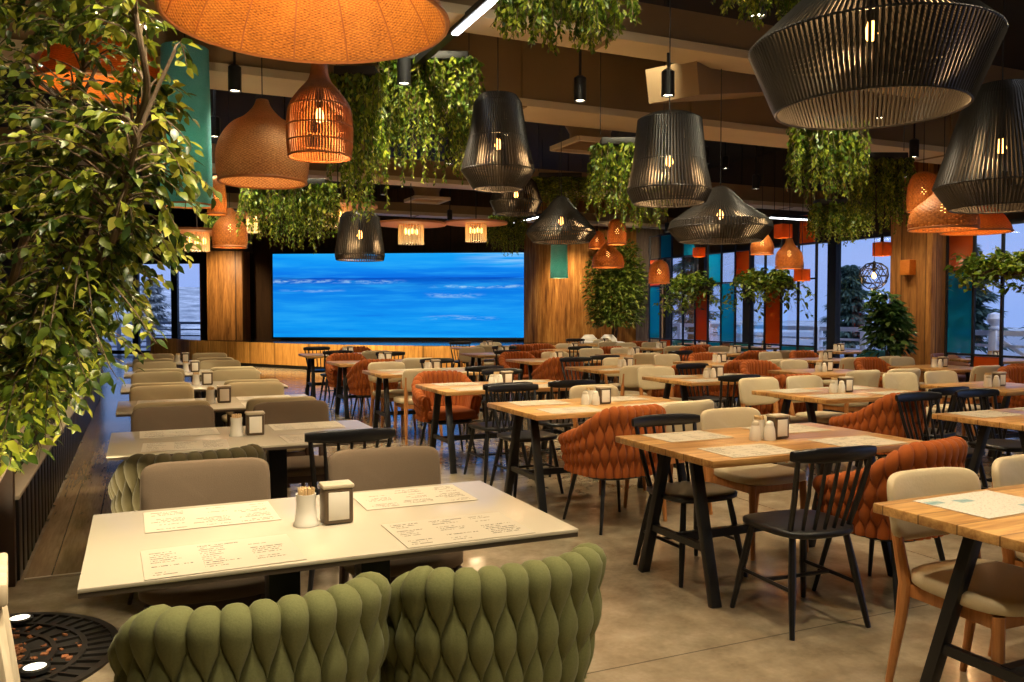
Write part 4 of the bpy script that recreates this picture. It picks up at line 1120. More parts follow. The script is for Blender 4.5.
# hedge plants in the planter wall (mostly behind the ficus)
def shrub(name, label, loc, R0, H, nleaf, mat, L, seed, cat='plant', group=None, stems=5, zb=0.25, pot=None):
    q2 = random.Random(seed); t = thing(name, label, cat, loc, 0, group)
    z0 = 0.0
    if pot:
        pr, phh = pot
        MB().lathe([(0, .0), (pr * .75, 0), (pr, phh), (pr * .9, phh), (pr * .85, phh - .05), (0, phh - .05)], 24).build('pot', 'planter_black', t); z0 = phh - .05
    sm_, lf = MB(), MB(); ends = []
    for k in range(stems):
        e = Vector((q2.uniform(-1, 1) * R0 * .7, q2.uniform(-1, 1) * R0 * .7, H * q2.uniform(.75, .97)))
        pts = [Vector((q2.uniform(-.03, .03), q2.uniform(-.03, .03), z0)), Vector((e.x * .3, e.y * .3, z0 + (H - z0) * .45)), e]
        ends.append(pts); sm_.tube(pts, [.012, .009, .004], 6)
    for k in range(nleaf):
        pts = q2.choice(ends); u = q2.uniform(zb, 1) * 2; a = min(1, int(u)); b = pts[a].lerp(pts[a + 1], u - a)
        dd = rdir(q2, -.5, .6); w = R0 * (0.35 + 0.75 * sin(pi * min(1, u / 2 * .9 + .1))) * sqrt(q2.random())
        p = b + Vector((dd.x, dd.y, dd.z * .5)) * w
        add_leaf(lf, p, (dd + Vector((0, 0, q2.uniform(-.6, .3)))), (Vector((0, 0, 1)) + rdir(q2) * .7).normalized(), L * q2.uniform(.7, 1.25), L * .27, .25, .25, 3)
    sm_.build('stems', 'trunk_bark', t); lf.build('leaves', mat, t, ang=180)['kind'] = 'stuff'
    return t
for i, y in enumerate((6.2, 7.6, 9.1, 10.7, 12.4)):
    shrub('planter_shrub', '%s leafy shrub from the ficus growing in the slatted planter wall' % ORD[i], (-0.88, y, .465), .3, .85, 420, 'ficus_leaf', .085, 60 + i, 'shrub', 'shrubs in the planter wall')

# pale wooden stool at the edge of the frame
v = Vector((-0.505, 2.62, 0))
s = thing('wooden_stool', 'tall pale wooden stool beside the tree grate', 'stool', v, 0.12)
MB().box((0, 0, .72), (.34, .34, .06), bev=.008).build('seat', 'pale_wood', s)
MB().box((0, 0, .665), (.29, .29, .05), bev=.004).build('apron', 'pale_wood', s)
for sx in (-1, 1):
    for sy in (-1, 1): MB().bar((sx * .135, sy * .135, .7), (sx * .22, sy * .2, 0), .029, .029, bev=.004).build('leg', 'pale_wood', s)

# potted plant and tree by the walls
shrub('potted_plant', 'glossy green potted plant standing beside the timber column by the windows', (*P(890, 13.5), 0), .28, 2.0, 900, 'shrub_leaf', .15, 21, 'plant', None, 6, .3, (.24, .45))
x, y = P(614, 20.7)
shrub('indoor_tree', 'slender small-leaved tree against the rough timber wall by the grey boards', (x, y, 0), 0.62, 3.4, 7000, 'wall_tree_leaf', .105, 22, 'tree', None, 8, .28, (.3, .5))

# hanging greenery: a slim box planter on wires with trailing strands
def strands(w, dpt, length, n, seed, leafL=.056, dens=80, curl=.025):
    q2 = random.Random(seed); st_, lf = MB(), MB()
    for k in range(n):
        x, y = q2.uniform(-w / 2, w / 2), q2.uniform(-dpt / 2, dpt / 2)
        ln = length * q2.triangular(.35, 1.0, .78) * (1 - .25 * abs(2 * x / w) ** 3)
        sw = Vector((x * .12 + q2.uniform(-.05, .05), q2.uniform(-.05, .05) + y * .5, 0)); f1, f2 = q2.uniform(0, 6), q2.uniform(0, 6)
        def pt(t): return Vector((x + sw.x * t + curl * .5 * sin(f1 + 5 * t) * t, y + sw.y * t + curl * .5 * sin(f2 + 5 * t) * t, .06 * sin(pi * min(1, t * 5)) - ln * t))
        st_.tube([pt(i / 7) for i in range(8)], .0022, 4, cap=False)
        nl = int(ln * dens)
        for i in range(nl):
            t = (i + q2.random()) / nl; b = pt(t); dd = rdir(q2, -.9, .1); sc_ = leafL * (1.15 - .55 * t) * q2.uniform(.7, 1.3)
            add_leaf(lf, b + dd * .004, dd + Vector((0, 0, -.9)), rdir(q2), sc_, sc_ * .24, .2, .2, 3)
    return st_, lf
HP = {}
def hanging(label, p, w, length, key, seed, rz=-YAW, n=None, dpt=.32, box=True):
    """key lets planters of similar size share foliage."""
    t = thing('hanging_plant', label, 'hanging plant', p, rz, 'greenery hanging from the ceiling')
    if box:
        MB().box((0, 0, .03), (w * .8, dpt * .7, .07), bev=.01).build('planter', 'planter_black', t)
        m = MB()
        for sx in (-1, 1): m.tube([(sx * w * .4, 0, .1), (sx * w * .4, 0, CEIL - p[2] - .01)], .004, 5)
        m.build('wires', 'black_metal', t)
    if key not in HP:
        a, b = strands(w, dpt, length, n or int(100 * w / .8), seed)
        A = a.build('stems', 'trunk_bark', t); B = b.build('strand_leaves', 'hanging_leaf', t, ang=180); A['kind'] = B['kind'] = 'stuff'
        HP[key] = (A, B, w, length)
    else:
        for o in HP[key][:2]:
            c = o.copy(); COL.objects.link(c); c.parent = t; c.scale = (w / HP[key][2], 1, length / HP[key][3])
    return t
hanging('large dark green hanging plant beside the black lantern pendant', at(430, 62, 7.35), .86, 1.18, 'a', 31)
hanging('tall trailing plant hanging between the wicker bottle lamp and the big greenery', at(357, 78, 6.5), .40, 1.2, 'b', 32)
hanging('bright trailing plant hanging below the tan wicker lamp', at(292, 186, 9.2), .98, .75, 'c', 33)
hanging('pale green hanging plant under the ceiling above the duct', at(570, -8, 5.2), .82, .34, 'd', 34, n=150)
hanging('lit green hanging plant behind the black drum pendant', at(632, 146, 8.2), .78, .86, 'e', 35)
hanging('curtain-like hanging plant under the huge black pendant', at(826, 126, 7.4), .62, .72, 'f', 36)
hanging('shaded hanging plant above the wire globe lamp', at(882, 160, 9.2), .6, .9, 'a', 37)
hanging('wisps of greenery hanging over the huge black pendant', at(782, -32, 4.4), .56, .26, 'd', 38)
hanging('small hanging plant in front of the corner of the blue screen', at(507, 216, 14.6), .62, .72, 'e', 39)
hanging('slim trailing plant hanging by the timber pier', at(226, 214, 17.0), .7, .75, 'c', 40)
hanging('trailing plant hanging above the orange panel near the windows', at(838, 205, 10.6), .7, .55, 'f', 41)
hanging('dark trailing plant hanging behind the wide black pendant', at(560, 178, 12.5), .8, .5, 'b', 42)
# bushy planters clipped on the partition
def bushy(label, loc, L, H, seed, n, rz=pi / 2):
    q2 = random.Random(seed); t = thing('partition_planter', label, 'planter', loc, rz, 'planters on the glass partition')
    MB().box((0, 0, -.07), (L, .16, .14), bev=.01).build('box', 'dark_brown_wood', t)
    lf, st_ = MB(), MB()
    for k in range(n):
        x0 = q2.uniform(-L / 2, L / 2); dd = rdir(q2, -.1, .9); ln = q2.uniform(.12, .34); e = Vector((x0, 0, 0)) + Vector((dd.x * .8, dd.y, dd.z)) * ln
        e2 = e + Vector((dd.x, dd.y, -1.6)) * q2.uniform(.04, H)
        pts = [Vector((x0, 0, 0)), e, e2]; st_.tube(pts, .002, 4, cap=False)
        for i in range(13):
            u = q2.uniform(.3, 2); a = min(1, int(u)); b = pts[a].lerp(pts[a + 1], u - a); d2 = rdir(q2, -.8, .4)
            add_leaf(lf, b, d2, (Vector((0, 0, 1)) + rdir(q2) * .6).normalized(), q2.uniform(.07, .13), .032, .2, .3, 3)
    st_.build('stems', 'trunk_bark', t)['kind'] = 'stuff'; lf.build('leaves', 'hanging_leaf', t, ang=180)['kind'] = 'stuff'
bushy('lush bright planter on the partition above the orange panel', (PX - .12, 14.1, 2.02), 1.0, .45, 51, 150)
bushy('loose trailing planter on the partition near its window end', (PX - .12, 11.9, 2.02), 1.2, .45, 52, 130)
bushy('long planter with dark box on the partition beside the timber column', (PX - .12, 7.1, 2.06), 1.6, .25, 53, 170)

# ------------------------------------------------------------------ pendant lamps
def fit(t, z_bulb, ztop, watts, col=(1, .58, .24), bulb_r=.03, cordr=.004):
    so_ = MB().lathe([(0, z_bulb + .2), (.012, z_bulb + .2), (.022, z_bulb + .17), (.022, z_bulb + .07), (.016, z_bulb + .05), (0, z_bulb + .05)], 14).build('socket', 'black_metal', t)
    MB().lathe([(0, z_bulb - bulb_r * 1.3), (bulb_r * .6, z_bulb - bulb_r * 1.05), (bulb_r, z_bulb - bulb_r * .2), (bulb_r * .85, z_bulb + bulb_r * .5), (bulb_r * .45, z_bulb + .055), (0, z_bulb + .06)], 14).build('bulb', 'bulb_glow', so_)
    MB().tube([(0, 0, z_bulb + .19), (0, 0, CEIL - t.location.z - .03)], cordr, 6).build('cord', 'black_metal', t)
    MB().lathe([(0, CEIL - t.location.z - .045), (.05, CEIL - t.location.z - .045), (.055, CEIL - t.location.z - .002), (0, CEIL - t.location.z - .002)], 16).build('ceiling_rose', 'black_metal', t)
    l = bpy.data.lights.new('pendant_lamp', 'POINT'); l.energy = watts; l.color = col; l.shadow_soft_size = bulb_r * 1.6
    lo = bpy.data.objects.new('pendant_lamp', l); COL.objects.link(lo); lo.parent = t; lo.location = (0, 0, z_bulb - bulb_r * 3.2)
def corded(label, p, prof, n, wc=.0035, zb=None, watts=9, mat='black_cord', rings=None, group='black corded pendants'):
    """Black cords strung over steel hoops; prof = (r, z) from top to bottom, z relative to rim at 0."""
    t = thing('pendant_lamp', label, 'pendant lamp', p, 0, group)
    m = MB()
    for k in range(n):
        a = 2 * pi * k / n; ca, sa = cos(a), sin(a)
        m.tube([(r * ca, r * sa, z) for r, z in prof], wc, 5, cap=False)
    m.build('cords', mat, t)
    for r, z in (rings or prof): MB().tube([((r) * cos(2 * pi * k / 40), (r) * sin(2 * pi * k / 40), z) for k in range(40)], .006, 6, closed=True).build('hoop', 'black_metal', t)
    rt_, zt = prof[0]
    MB().lathe([(0, zt + .03), (.04, zt + .03), (rt_, zt + .008), (rt_, zt - .012), (0, zt - .012)], 28).build('top_cap', 'black_metal', t)
    zz = zb if zb is not None else prof[-1][1] + (zt - prof[-1][1]) * .5
    fit(t, zz, zt, watts)
    return t
def basket(label, p, prof, mat, zb, watts, ribs=0, hoops=(), group='wicker pendants', n=48, th=.012):
    t = thing('pendant_lamp', label, 'pendant lamp', p, 0, group)
    # smooth the profile
    pr = []
    for j in range(len(prof) - 1):
        p0, p1, p2, p3 = (Vector(prof[max(0, min(len(prof) - 1, k))]) for k in (j - 1, j, j + 1, j + 2))
        for s_ in range(5):
            u = s_ / 5; pr.append(tuple(0.5 * ((2 * p1) + (p2 - p0) * u + (2 * p0 - 5 * p1 + 4 * p2 - p3) * u * u + (3 * p1 - p0 - 3 * p2 + p3) * u ** 3)))
    pr.append(tuple(prof[-1]))
    pr = [(max(r, .004), z) for r, z in pr]
    MB().lathe(pr + [(max(r - th, .003), z) for r, z in reversed(pr)], n).build('shade', mat, t, ang=80)
    MB().tube([((prof[-1][0]) * cos(2 * pi * k / 48), (prof[-1][0]) * sin(2 * pi * k / 48), prof[-1][1]) for k in range(48)], th * .9, 8, closed=True).build('rim', 'cane', t)
    if ribs:
        m = MB()
        for k in range(ribs):
            a = 2 * pi * (k + .35) / ribs; m.tube([((r - th) * cos(a), (r - th) * sin(a), z) for r, z in pr], .005, 5, cap=False)
        for zz in hoops:
            r = max(rr for rr, z in pr if abs(z - zz) == min(abs(z2 - zz) for _, z2 in pr)) - th
            m.tube([(r * cos(2 * pi * k / 48), r * sin(2 * pi * k / 48), zz) for k in range(48)], .005, 5, closed=True)
        m.build('ribs', 'cane', t)
    fit(t, zb, prof[0][1], watts)
    return t
# huge shallow wicker dome over the camera side
o = at(308, 22, 3.62)
basket('huge shallow orange wicker dome lamp above the white tables', (o.x, o.y, 2.715), [(.05, .57), (.11, .55), (.23, .45), (.42, .29), (.55, .12), (.605, 0)], 'wicker_orange', .34, 24, 14, (.1, .3))
# wicker bottle made of upright canes
D = 5.2; o = at(320, 158, D)
t = thing('pendant_lamp', 'brown cane bottle-shaped lamp with glowing bulb beside the tan wicker lamp', 'pendant lamp', o, 0, 'wicker pendants')
pr = [(.043, .625), (.047, .55), (.066, .475), (.123, .407), (.18, .322), (.197, .237), (.199, .114), (.19, .0)]
pr2 = smooth_line(pr, 4)
m = MB()
for k in range(66):
    a = 2 * pi * k / 66; m.tube([(r * cos(a), r * sin(a), z) for r, z in pr2], .0058, 5, cap=False)
m.build('canes', 'cane', t)
for r, z in ((.045, .62), (.066, .474), (.128, .402), (.185, .312), (.201, .19), (.198, .095), (.192, .008)):
    MB().tube([(r * cos(2 * pi * k / 40), r * sin(2 * pi * k / 40), z) for k in range(40)], .006, 6, closed=True).build('hoop', 'cane', t)
fit(t, .255, .62, 14)
basket('tan woven cloche lamp beside the cane bottle lamp', at(263, 182, 6.2), [(r * 1.1, z * 1.1) for r, z in ((.04, .55), (.06, .50), (.12, .435), (.21, .375), (.275, .285), (.305, .18), (.302, .08), (.285, 0))], 'wicker_tan', .3, 8)
# black corded pendants
corded('black corded lantern pendant with flared bowl beside the large greenery', at(498, 189, 6.9), [(.15, .76), (.19, .7), (.235, .42), (.30, .15), (.2, 0)], 74, .0078, .36, 26)
corded('black corded drum pendant with ridged sides under the big duct', at(669, 203, 6.1), [(.16, .63), (.225, .6), (.255, .3), (.30, .09), (.255, 0)], 74, .0085, .3, 26)
o = at(870, 104, 3.75)
corded('huge wide black corded pendant over the near timber tables', (o.x, o.y, 2.36), [(.16, .62), (.525, .28), (.405, 0)], 136, .0078, .34, 45)
corded('black corded cone pendant beside the huge wide one', at(1000, 208, 5.0), [(.14, .72), (.19, .66), (.36, .13), (.27, 0)], 92, .008, .36, 26)
corded('low wide black pendant with pointed top above the third row tables', at(720, 241, 7.5), [(.08, .46), (.2, .33), (.44, .17), (.455, .11), (.36, 0)], 108, .0085, .23, 26)
corded('low wide black pendant beside the small teal lamp', at(561, 242, 9.0), [(.07, .46), (.15, .36), (.36, .13), (.37, .09), (.3, 0)], 90, .0085, .22, 26)
corded('small black corded pendant in front of the blue screen', at(360, 260, 8.5), [(.16, .47), (.19, .43), (.245, .05), (.235, 0)], 60, .0085, .25, 16)
corded('shallow black pendant behind the black lantern pendant', at(516, 214, 11.0), [(.15, .5), (.26, .4), (.34, .16), (.26, 0)], 60, .0095, .25, 10)
# small orange wicker lamps
W = [
    ('small orange bottle-topped wicker lamp above the lower dome near the rough timber wall', 617, 244, 11.0, [(.03, .33), (.1, .29), (.125, .15), (.12, 0)], 'wicker_open'),
    ('orange wicker dome lamp in front of the rough timber wall', 608, 267, 11.7, [(.03, .36), (.1, .27), (.2, .16), (.225, .06), (.215, 0)], 'wicker_open'),
    ('small orange wicker lamp hanging before the teal panel', 659, 283, 11.9, [(.04, .33), (.12, .27), (.15, .12), (.145, 0)], 'wicker_open'),
    ('small orange wicker lamp half behind the lower dome near the timber wall', 597, 248, 15.0, [(.04, .3), (.12, .25), (.15, .1), (.14, 0)], 'wicker_open'),
    ('orange bottle wicker lamp above the wide orange dome near the timber column', 923, 211, 8.6, [(.04, .4), (.11, .36), (.15, .25), (.16, .1), (.15, 0)], 'wicker_open'),
    ('wide orange wicker dome half behind the black cone pendant', 943, 229, 7.7, [(.05, .38), (.12, .3), (.26, .18), (.3, .06), (.29, 0)], 'wicker_open'),
    ('orange wicker bell lamp in front of the window with trees', 789, 268, 10.8, [(.04, .38), (.07, .3), (.155, .2), (.175, .09), (.165, 0)], 'wicker_open'),
    ('orange wicker dome lamp behind the wide black pendant', 762, 254, 13.0, [(.04, .34), (.12, .26), (.18, .12), (.17, 0)], 'wicker_open'),
    ('orange wicker lamp hanging in front of the timber pier', 230, 247, 9.7, [(.04, .45), (.09, .36), (.18, .24), (.2, .1), (.19, 0)], 'wicker_open'),
    ('dark wicker bottle lamp behind the ficus leaves', 217, 214, 8.8, [(.03, .4), (.08, .34), (.1, .15), (.1, 0)], 'wicker_open'),
]
for lab, px, py, D, prof, mt in W: basket(lab, at(px, py, D), prof, mt, prof[0][1] * .48, 7, n=32)
basket('wide flat orange shade lamp behind the black cone pendant', at(976, 232, 8.6), [(.06, .26), (.2, .22), (.31, .07), (.33, 0)], 'orange_shade', .12, 6, n=36)
o = at(103, 88, 6.7)
basket('wide orange dome lamp glimpsed through the ficus leaves', o, [(.06, .5), (.2, .45), (.4, .25), (.5, 0)], 'orange_shade', .25, 16, n=40)
# cloth cylinders
def drum(label, p, r, h, mat, watts, rim='orange_rim'):
    t = thing('pendant_lamp', label, 'pendant lamp', p, 0, 'cylinder pendants')
    MB().lathe([(r * .9, h), (r, 0), (r - .008, 0), (r * .9 - .008, h)], 40).build('shade', mat, t, ang=60)
    MB().lathe([(r + .004, .012), (r + .004, 0), (r - .012, 0), (r - .012, .012)], 40).build('rim', rim, t, ang=60)
    MB().lathe([(0, h), (r * .9, h), (r * .9, h - .012), (0, h - .012)], 40).build('top_cap', mat, t, ang=60)
    fit(t, h * .45, h, watts); return t
drum('tall teal cylinder lamp hanging behind the ficus leaves', at(187, 206, 6.7), .2, 1.25, 'teal_shade', 30)
drum('small teal cylinder lamp hanging in front of the rough timber wall', at(559, 278, 11.6), .125, .46, 'teal_shade', 12, 'teal_shade')
# box lamps
for lab, px, py, D, s_ in (('tiny orange box lamp hanging above the wire globe lamp', 882, 256, 11.5, .17), ('tiny orange box lamp beside the wicker bell lamp', 802, 281, 11.6, .15), ('tiny orange box lamp over the wide black pendant end', 783, 238, 13.5, .2), ('tiny orange box lamp beside the partition top', 699, 257, 14.5, .15)):
    p = at(px, py, D); t = thing('box_pendant', lab, 'pendant lamp', p, 0, 'box pendants')
    m = MB(); h = s_ * 1.1
    for sx, sy in ((1, 0), (-1, 0), (0, 1), (0, -1)): m.box((sx * s_ / 2, sy * s_ / 2, h / 2), (.008 if sx else s_, .008 if sy else s_, h))
    m.build('shade', 'orange_shade', t, False); fit(t, h * .5, h, 1.6, bulb_r=.022)
# wire globe
p = at(874, 276, 11.2); t = thing('wire_globe_lamp', 'black wire globe lamp hanging in front of the window', 'pendant lamp', p)
bm = bmesh.new(); bmesh.ops.create_icosphere(bm, subdivisions=2, radius=.19); m = MB(); q3 = random.Random(4)
for v_ in bm.verts: v_.co *= q3.uniform(.94, 1.06)
for e in bm.edges:
    if q3.random() < .86: m.tube([e.verts[0].co, e.verts[1].co], .006, 5)
bm.free(); m.build('wire_cage', 'black_metal', t); fit(t, 0, .19, 4)
# disc chandeliers: copper ring plate with a drum of glass rods
def disc(label, p, r, gr_, gh):
    t = thing('disc_chandelier', label, 'chandelier', p, 0, 'copper disc chandeliers')
    MB().lathe([(gr_ * .9, .03), (r, .03), (r, .0), (gr_ * .9, 0), (gr_ * .9, .03)], 44).build('disc', 'copper', t, ang=40)
    m = MB(); n = 26
    for k in range(n):
        a = 2 * pi * k / n; m.tube([(gr_ * cos(a), gr_ * sin(a), .0), (gr_ * cos(a), gr_ * sin(a), -gh)], .011, 6)
    m.build('glass_rods', 'crystal', t)
    m = MB()
    for k in range(4): a = pi * k / 2; m.lathe([(0, -.05), (.022, -.08), (.022, -.13), (0, -.15)], 10, c=(.09 * cos(a), .09 * sin(a), 0))
    m.build('bulbs', 'bulb_glow', t)
    MB().tube([(0, 0, .03), (0, 0, CEIL - p[2] - .02)], .008, 6).build('stem', 'black_metal', t)
    MB().box((0, 0, .02), (gr_ * 2, .03, .015)).build('crossbar', 'black_metal', t, False)
    l = bpy.data.lights.new('chandelier_lamp', 'POINT'); l.energy = 8; l.color = (1, .72, .4); l.shadow_soft_size = .08
    lo = bpy.data.objects.new('chandelier_lamp', l); COL.objects.link(lo); lo.parent = t; lo.location = (0, 0, -gh - .06)
plain('copper', (0.48, 0.19, 0.065), 0.6, 0.0, 0.15)
for lab, px, py, D, r, g1, g2 in (('copper disc chandelier with bright glass drum beside the trailing plant', 338, 207, 11.7, .55, .16, .28), ('copper disc chandelier with glass drum above the middle of the blue screen', 411, 225, 13, .55, .19, .3), ('copper disc chandelier with glass drum near the corner of the blue screen', 476, 224, 13.2, .5, .16, .28), ('copper disc chandelier partly behind the ficus leaves', 197, 233, 11, .5, .15, .24), ('small copper disc chandelier over the timber pier', 253, 216, 15, .5, .11, .3)):
    disc(lab, at(px, py, D), r, g1, g2)

# ------------------------------------------------------------------ ceiling spotlights, most added to brighten tables, greenery and ficus
for i, (x, y, z, tx, ty, tz) in enumerate(((.9, 2.7, 3.9, -.3, 3.6, 2.0), (.35, 1.6, 3.9, -.5, 3.3, 1.3), (0.3, 5.2, 4.0, -.5, 3.8, 2.3))):  # spots added to brighten the ficus leaves
    spot(x, y, z, '%s added ceiling spotlight turned towards the ficus tree' % ORD[i], (620, 480, 330)[i], 85, (1, .84, .58), (tx, ty, tz))
for i, o in enumerate([o for o in list(bpy.data.objects) if o.name.startswith('hanging_plant') and not o.parent]):  # added spots that brighten the hanging strands
    x, y, z = o.location
    if i in (3, 7): spot(x - .5, y - 1.2, 4.3, '%s added ceiling spotlight turned towards hanging greenery' % ORD[i], 190, 75, (1, .9, .6), (x, y, z - .3))
    elif i < 10: spot(x - .45, y - 1.0, 4.3, '%s added ceiling spotlight turned towards hanging greenery' % ORD[i], 360, 60, (1, .9, .6), (x, y, z - .6))
for i, (y, w) in enumerate(((14.1, 260), (11.9, 220), (7.3, 220))):  # spots added to lift the partition planters
    spot(PX - 1.3, y - .3, 3.9, '%s added ceiling spotlight turned towards a planter on the glass partition' % ORD[i], w, 55, (1, .92, .66), (PX, y, 2.0))
k = 0
SW = [(wx + .2, 'white', (-1.9, -.2, 1.9, 4.1, 7.4, 9.4, 11.6)), (2.0, 'aisle edge', (-1.6, .6, 3.2, 6.6, 9.6, 12.6, 15.6)), (mx + 0.4, 'aisle-row', (-1.0, 1.9, 4.2, 6.5, 9.9, 12.9)), (6.5, 'second-row', (3.2, 5.9, 8.6, 11.5, 14.6)), (8.5, 'third-row', (4.4, 7.2, 10.0, 13.0, 16.0)), (11.2, 'window-row', (7.0, 10.4, 13.6, 16.2))]  # added rows of fill spots, some behind the camera
for x, nm, ys in SW:
    for i, y in enumerate(ys):
        spot(x, y, 3.3, '%s added black ceiling spotlight from the camera over the %s tables' % (ORD[i].capitalize() if 0 else ORD[i], nm), SPOT_W)
# washers on the timber wall, pier and column, plus a light added to brighten the small tree
for px, D, tgt, lab, w in ((560, 20.6, (575, 300, 22.0), 'ceiling spotlight washing the rough timber wall', 380), (640, 17.6, (612, 300, 20.7), 'ceiling spotlight added to brighten the small tree beside the grey boards', 650), (262, 20.6, (262, 354, 20.9), 'ceiling spotlight over the stage front by the pier', 1300), (215, 21.6, (225, 300, 23.4), 'ceiling spotlight washing the timber pier', 380), (340, 18.4, (333, 355, 20.4), 'ceiling spotlight over the middle of the stage front', 1300), (450, 17.6, (440, 355, 19.7), 'ceiling spotlight over the stage front by the timber wall', 1300), (905, 12.0, (925, 300, 13.9), 'ceiling spotlight washing the timber column by the windows', 230)):
    p = at(px, 312, D); spot(p.x, p.y, 3.38, lab, w, 75, (1, .74, .42), at(*tgt))
spot(2.25, 7.9, 3.25, 'black cylinder spotlight hanging from the dark diagonal track', 60)
p = at(668, 84, 7.0); spot(p.x, p.y, p.z - .1, 'black cylinder spotlight hanging against the big duct', 60)

# ------------------------------------------------------------------ outside
struct(MB().box((5, 12, -.2), (120, 130, .1)).build('ground_terrace', 'stone_terrace', smooth=False))
def railing(name, label, a, b, n, ball=False, h=1.1):
    a, b = Vector((*a, -.15)), Vector((*b, -.15)); d = b - a
    t = thing(name, label, 'railing', a)
    for k in range(n + 1):
        p = d * (k / n)
        m = MB().box(p + Vector((0, 0, (h + .15) / 2)), (.16, .16, h + .15), bev=.01)
        if ball:
            m.lathe([(.05, h + .15), (.11, h + .18), (.11, h + .21), (.06, h + .23), (.12, h + .29), (.15, h + .37), (.12, h + .46), (.0, h + .5)], 18, c=(p.x, p.y, 0))
        m.build('post', 'white_rail', t)
    rz_ = Matrix.Rotation(atan2(d.y, d.x), 3, 'Z')
    for z, hh in ((h, .1), (.22, .08), (.42, .05), (.64, .05), (.86, .05)):
        MB().box(d / 2 + Vector((0, 0, z + .1)), (d.length, .06, hh), rz_).build('rail', 'white_rail', t, False)
    if ball:
        for k in range(n):
            p0, p1 = d * (k / n), d * ((k + 1) / n)
            MB().bar(p0 + Vector((0, 0, .3)), p1 + Vector((0, 0, h + .05)), .06, .06).build('brace', 'white_rail', t, False)
    return t
railing('terrace_railing', 'white wooden terrace railing with ball-topped posts outside the windows', (14.5, 0.2), (14.9, 12.2), 8, True)
railing('terrace_railing', 'white terrace railing outside the windows behind the coloured partition', (14.9, 12.4), (15.6, 26.0), 9)
railing('terrace_railing', 'white railing outside the glazing behind the ficus', P(60, 31), P(300, 30), 8)
def pine(label, p, H, R0, n, seed, mat='pine_leaf', L=.6, trunk_h=None):
    q2 = random.Random(seed); t = thing('garden_tree', label, 'tree', p, 0, 'trees outside the windows')
    MB().tube([(0, 0, 0), (.05, 0, H * .5), (0, 0, H * .95)], [.16, .1, .03], 8).build('trunk', 'trunk_bark', t)
    lf = MB()
    for k in range(n):
        u = q2.random() ** .8; z = H * (.12 + .88 * u); r = R0 * (1 - u) ** .7 * (.6 + .4 * sin(u * 40)) * sqrt(q2.uniform(.15, 1)); a = q2.uniform(0, 2 * pi)
        dd = Vector((cos(a), sin(a), q2.uniform(-.5, .3)))
        add_leaf(lf, Vector((r * cos(a), r * sin(a), z)), dd, (Vector((0, 0, 1)) + rdir(q2) * .6).normalized(), L * q2.uniform(.5, 1.1), L * .13, .2, .3, 3)
    lf.build('crown', mat, t, ang=180)['kind'] = 'stuff'
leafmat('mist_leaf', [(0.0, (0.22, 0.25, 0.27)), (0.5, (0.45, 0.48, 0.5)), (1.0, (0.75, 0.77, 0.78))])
for i, (x, y, H, r, n, lab) in enumerate(((22.5, 21.6, 3.2, 1.1, 5000, 'on the stage side of the wire globe lamp'), (23.5, 17.9, 3.7, 1.3, 6000, 'behind the wire globe lamp'), (21.5, 12.2, 7.5, 2.2, 12000, 'behind the timber column'),
        (19.5, 8.0, 8.0, 2.1, 14000, 'behind the teal panel by the column'), (20.5, 3.2, 7.0, 2.4, 9000, 'at the camera end of the terrace railing'), (27.0, 16.0, 5.0, 2.0, 5000, 'far beyond the window column'), (22.0, 30.0, 5.0, 1.8, 5000, 'by the far corner of the windows'))):
    pine('dark conifer outside the windows, ' + lab, (x, y, -.15), H, r, n, 80 + i, L=.34)
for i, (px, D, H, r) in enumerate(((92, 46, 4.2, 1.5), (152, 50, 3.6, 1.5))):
    p = P(px, D); pine('%s misty grey-green tree behind the railing beyond the ficus' % ORD[i], (p[0], p[1], -.15), H, r, 5000, 95 + i, 'mist_leaf', .4)
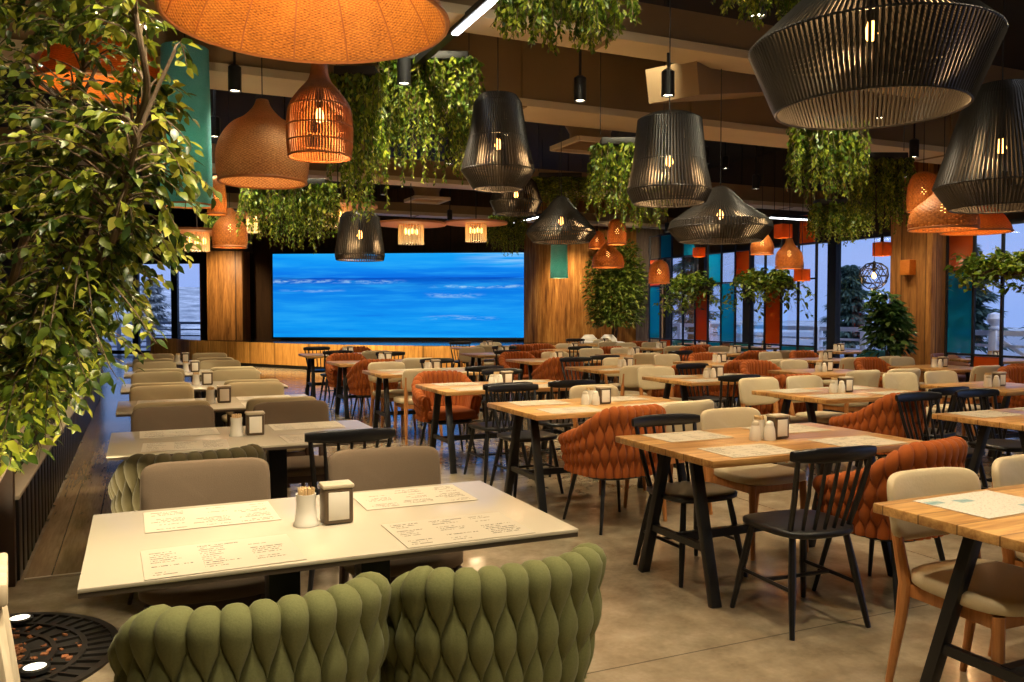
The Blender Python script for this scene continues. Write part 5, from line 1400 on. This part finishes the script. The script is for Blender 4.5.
# distant hillside
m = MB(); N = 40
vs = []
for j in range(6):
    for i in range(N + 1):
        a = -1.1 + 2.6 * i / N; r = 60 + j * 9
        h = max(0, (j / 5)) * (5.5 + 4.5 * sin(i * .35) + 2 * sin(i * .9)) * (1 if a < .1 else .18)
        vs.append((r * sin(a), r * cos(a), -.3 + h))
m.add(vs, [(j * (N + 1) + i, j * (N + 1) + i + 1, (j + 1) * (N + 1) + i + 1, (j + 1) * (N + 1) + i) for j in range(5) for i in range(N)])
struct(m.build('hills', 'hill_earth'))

# ------------------------------------------------------------------ sky and view
w = bpy.data.worlds.new('dusk'); sc.world = w; w.use_nodes = True
nt_ = w.node_tree; nt_.nodes.clear()
out = nt_.nodes.new('ShaderNodeOutputWorld'); bg = nt_.nodes.new('ShaderNodeBackground')
tc = nt_.nodes.new('ShaderNodeTexCoord'); sep = nt_.nodes.new('ShaderNodeSeparateXYZ'); rp = nt_.nodes.new('ShaderNodeValToRGB')
nt_.links.new(tc.outputs['Generated'], sep.inputs[0]); nt_.links.new(sep.outputs[2], rp.inputs[0]); nt_.links.new(rp.outputs[0], bg.inputs[0]); nt_.links.new(bg.outputs[0], out.inputs[0])
e = rp.color_ramp.elements
e[0].position = 0.0; e[0].color = (.30, .46, .95, 1); e[1].position = .5; e[1].color = (.16, .32, .85, 1)
k_ = e.new(.06); k_.color = (.36, .50, .98, 1); k_ = e.new(.16); k_.color = (.24, .46, .96, 1)
bg.inputs[1].default_value = 1.02
sl = bpy.data.lights.new('outdoor_fill_sun', 'SUN'); sl.energy = 3.0; sl.color = (.72, .82, 1.0); sl.angle = R(60)  # soft blue sun added to brighten trees and railing outside
so = bpy.data.objects.new('outdoor_fill_sun', sl); COL.objects.link(so); so.rotation_euler = Vector((.12, .66, -.74)).to_track_quat('-Z', 'Y').to_euler(); so.location = (0, -20, 20)
sc.view_settings.view_transform = 'Standard'; sc.view_settings.look = 'None'
sc.view_settings.exposure = 0.0; sc.view_settings.gamma = 1.0; sc.view_settings.use_curve_mapping = False
sc.cycles.use_denoising = True
sc.cycles.max_bounces = 8; sc.cycles.diffuse_bounces = 3; sc.cycles.glossy_bounces = 3; sc.cycles.transparent_max_bounces = 12; sc.cycles.transmission_bounces = 3
sc.cycles.sample_clamp_indirect = 3.0
sc.cycles.caustics_reflective = False; sc.cycles.caustics_refractive = False
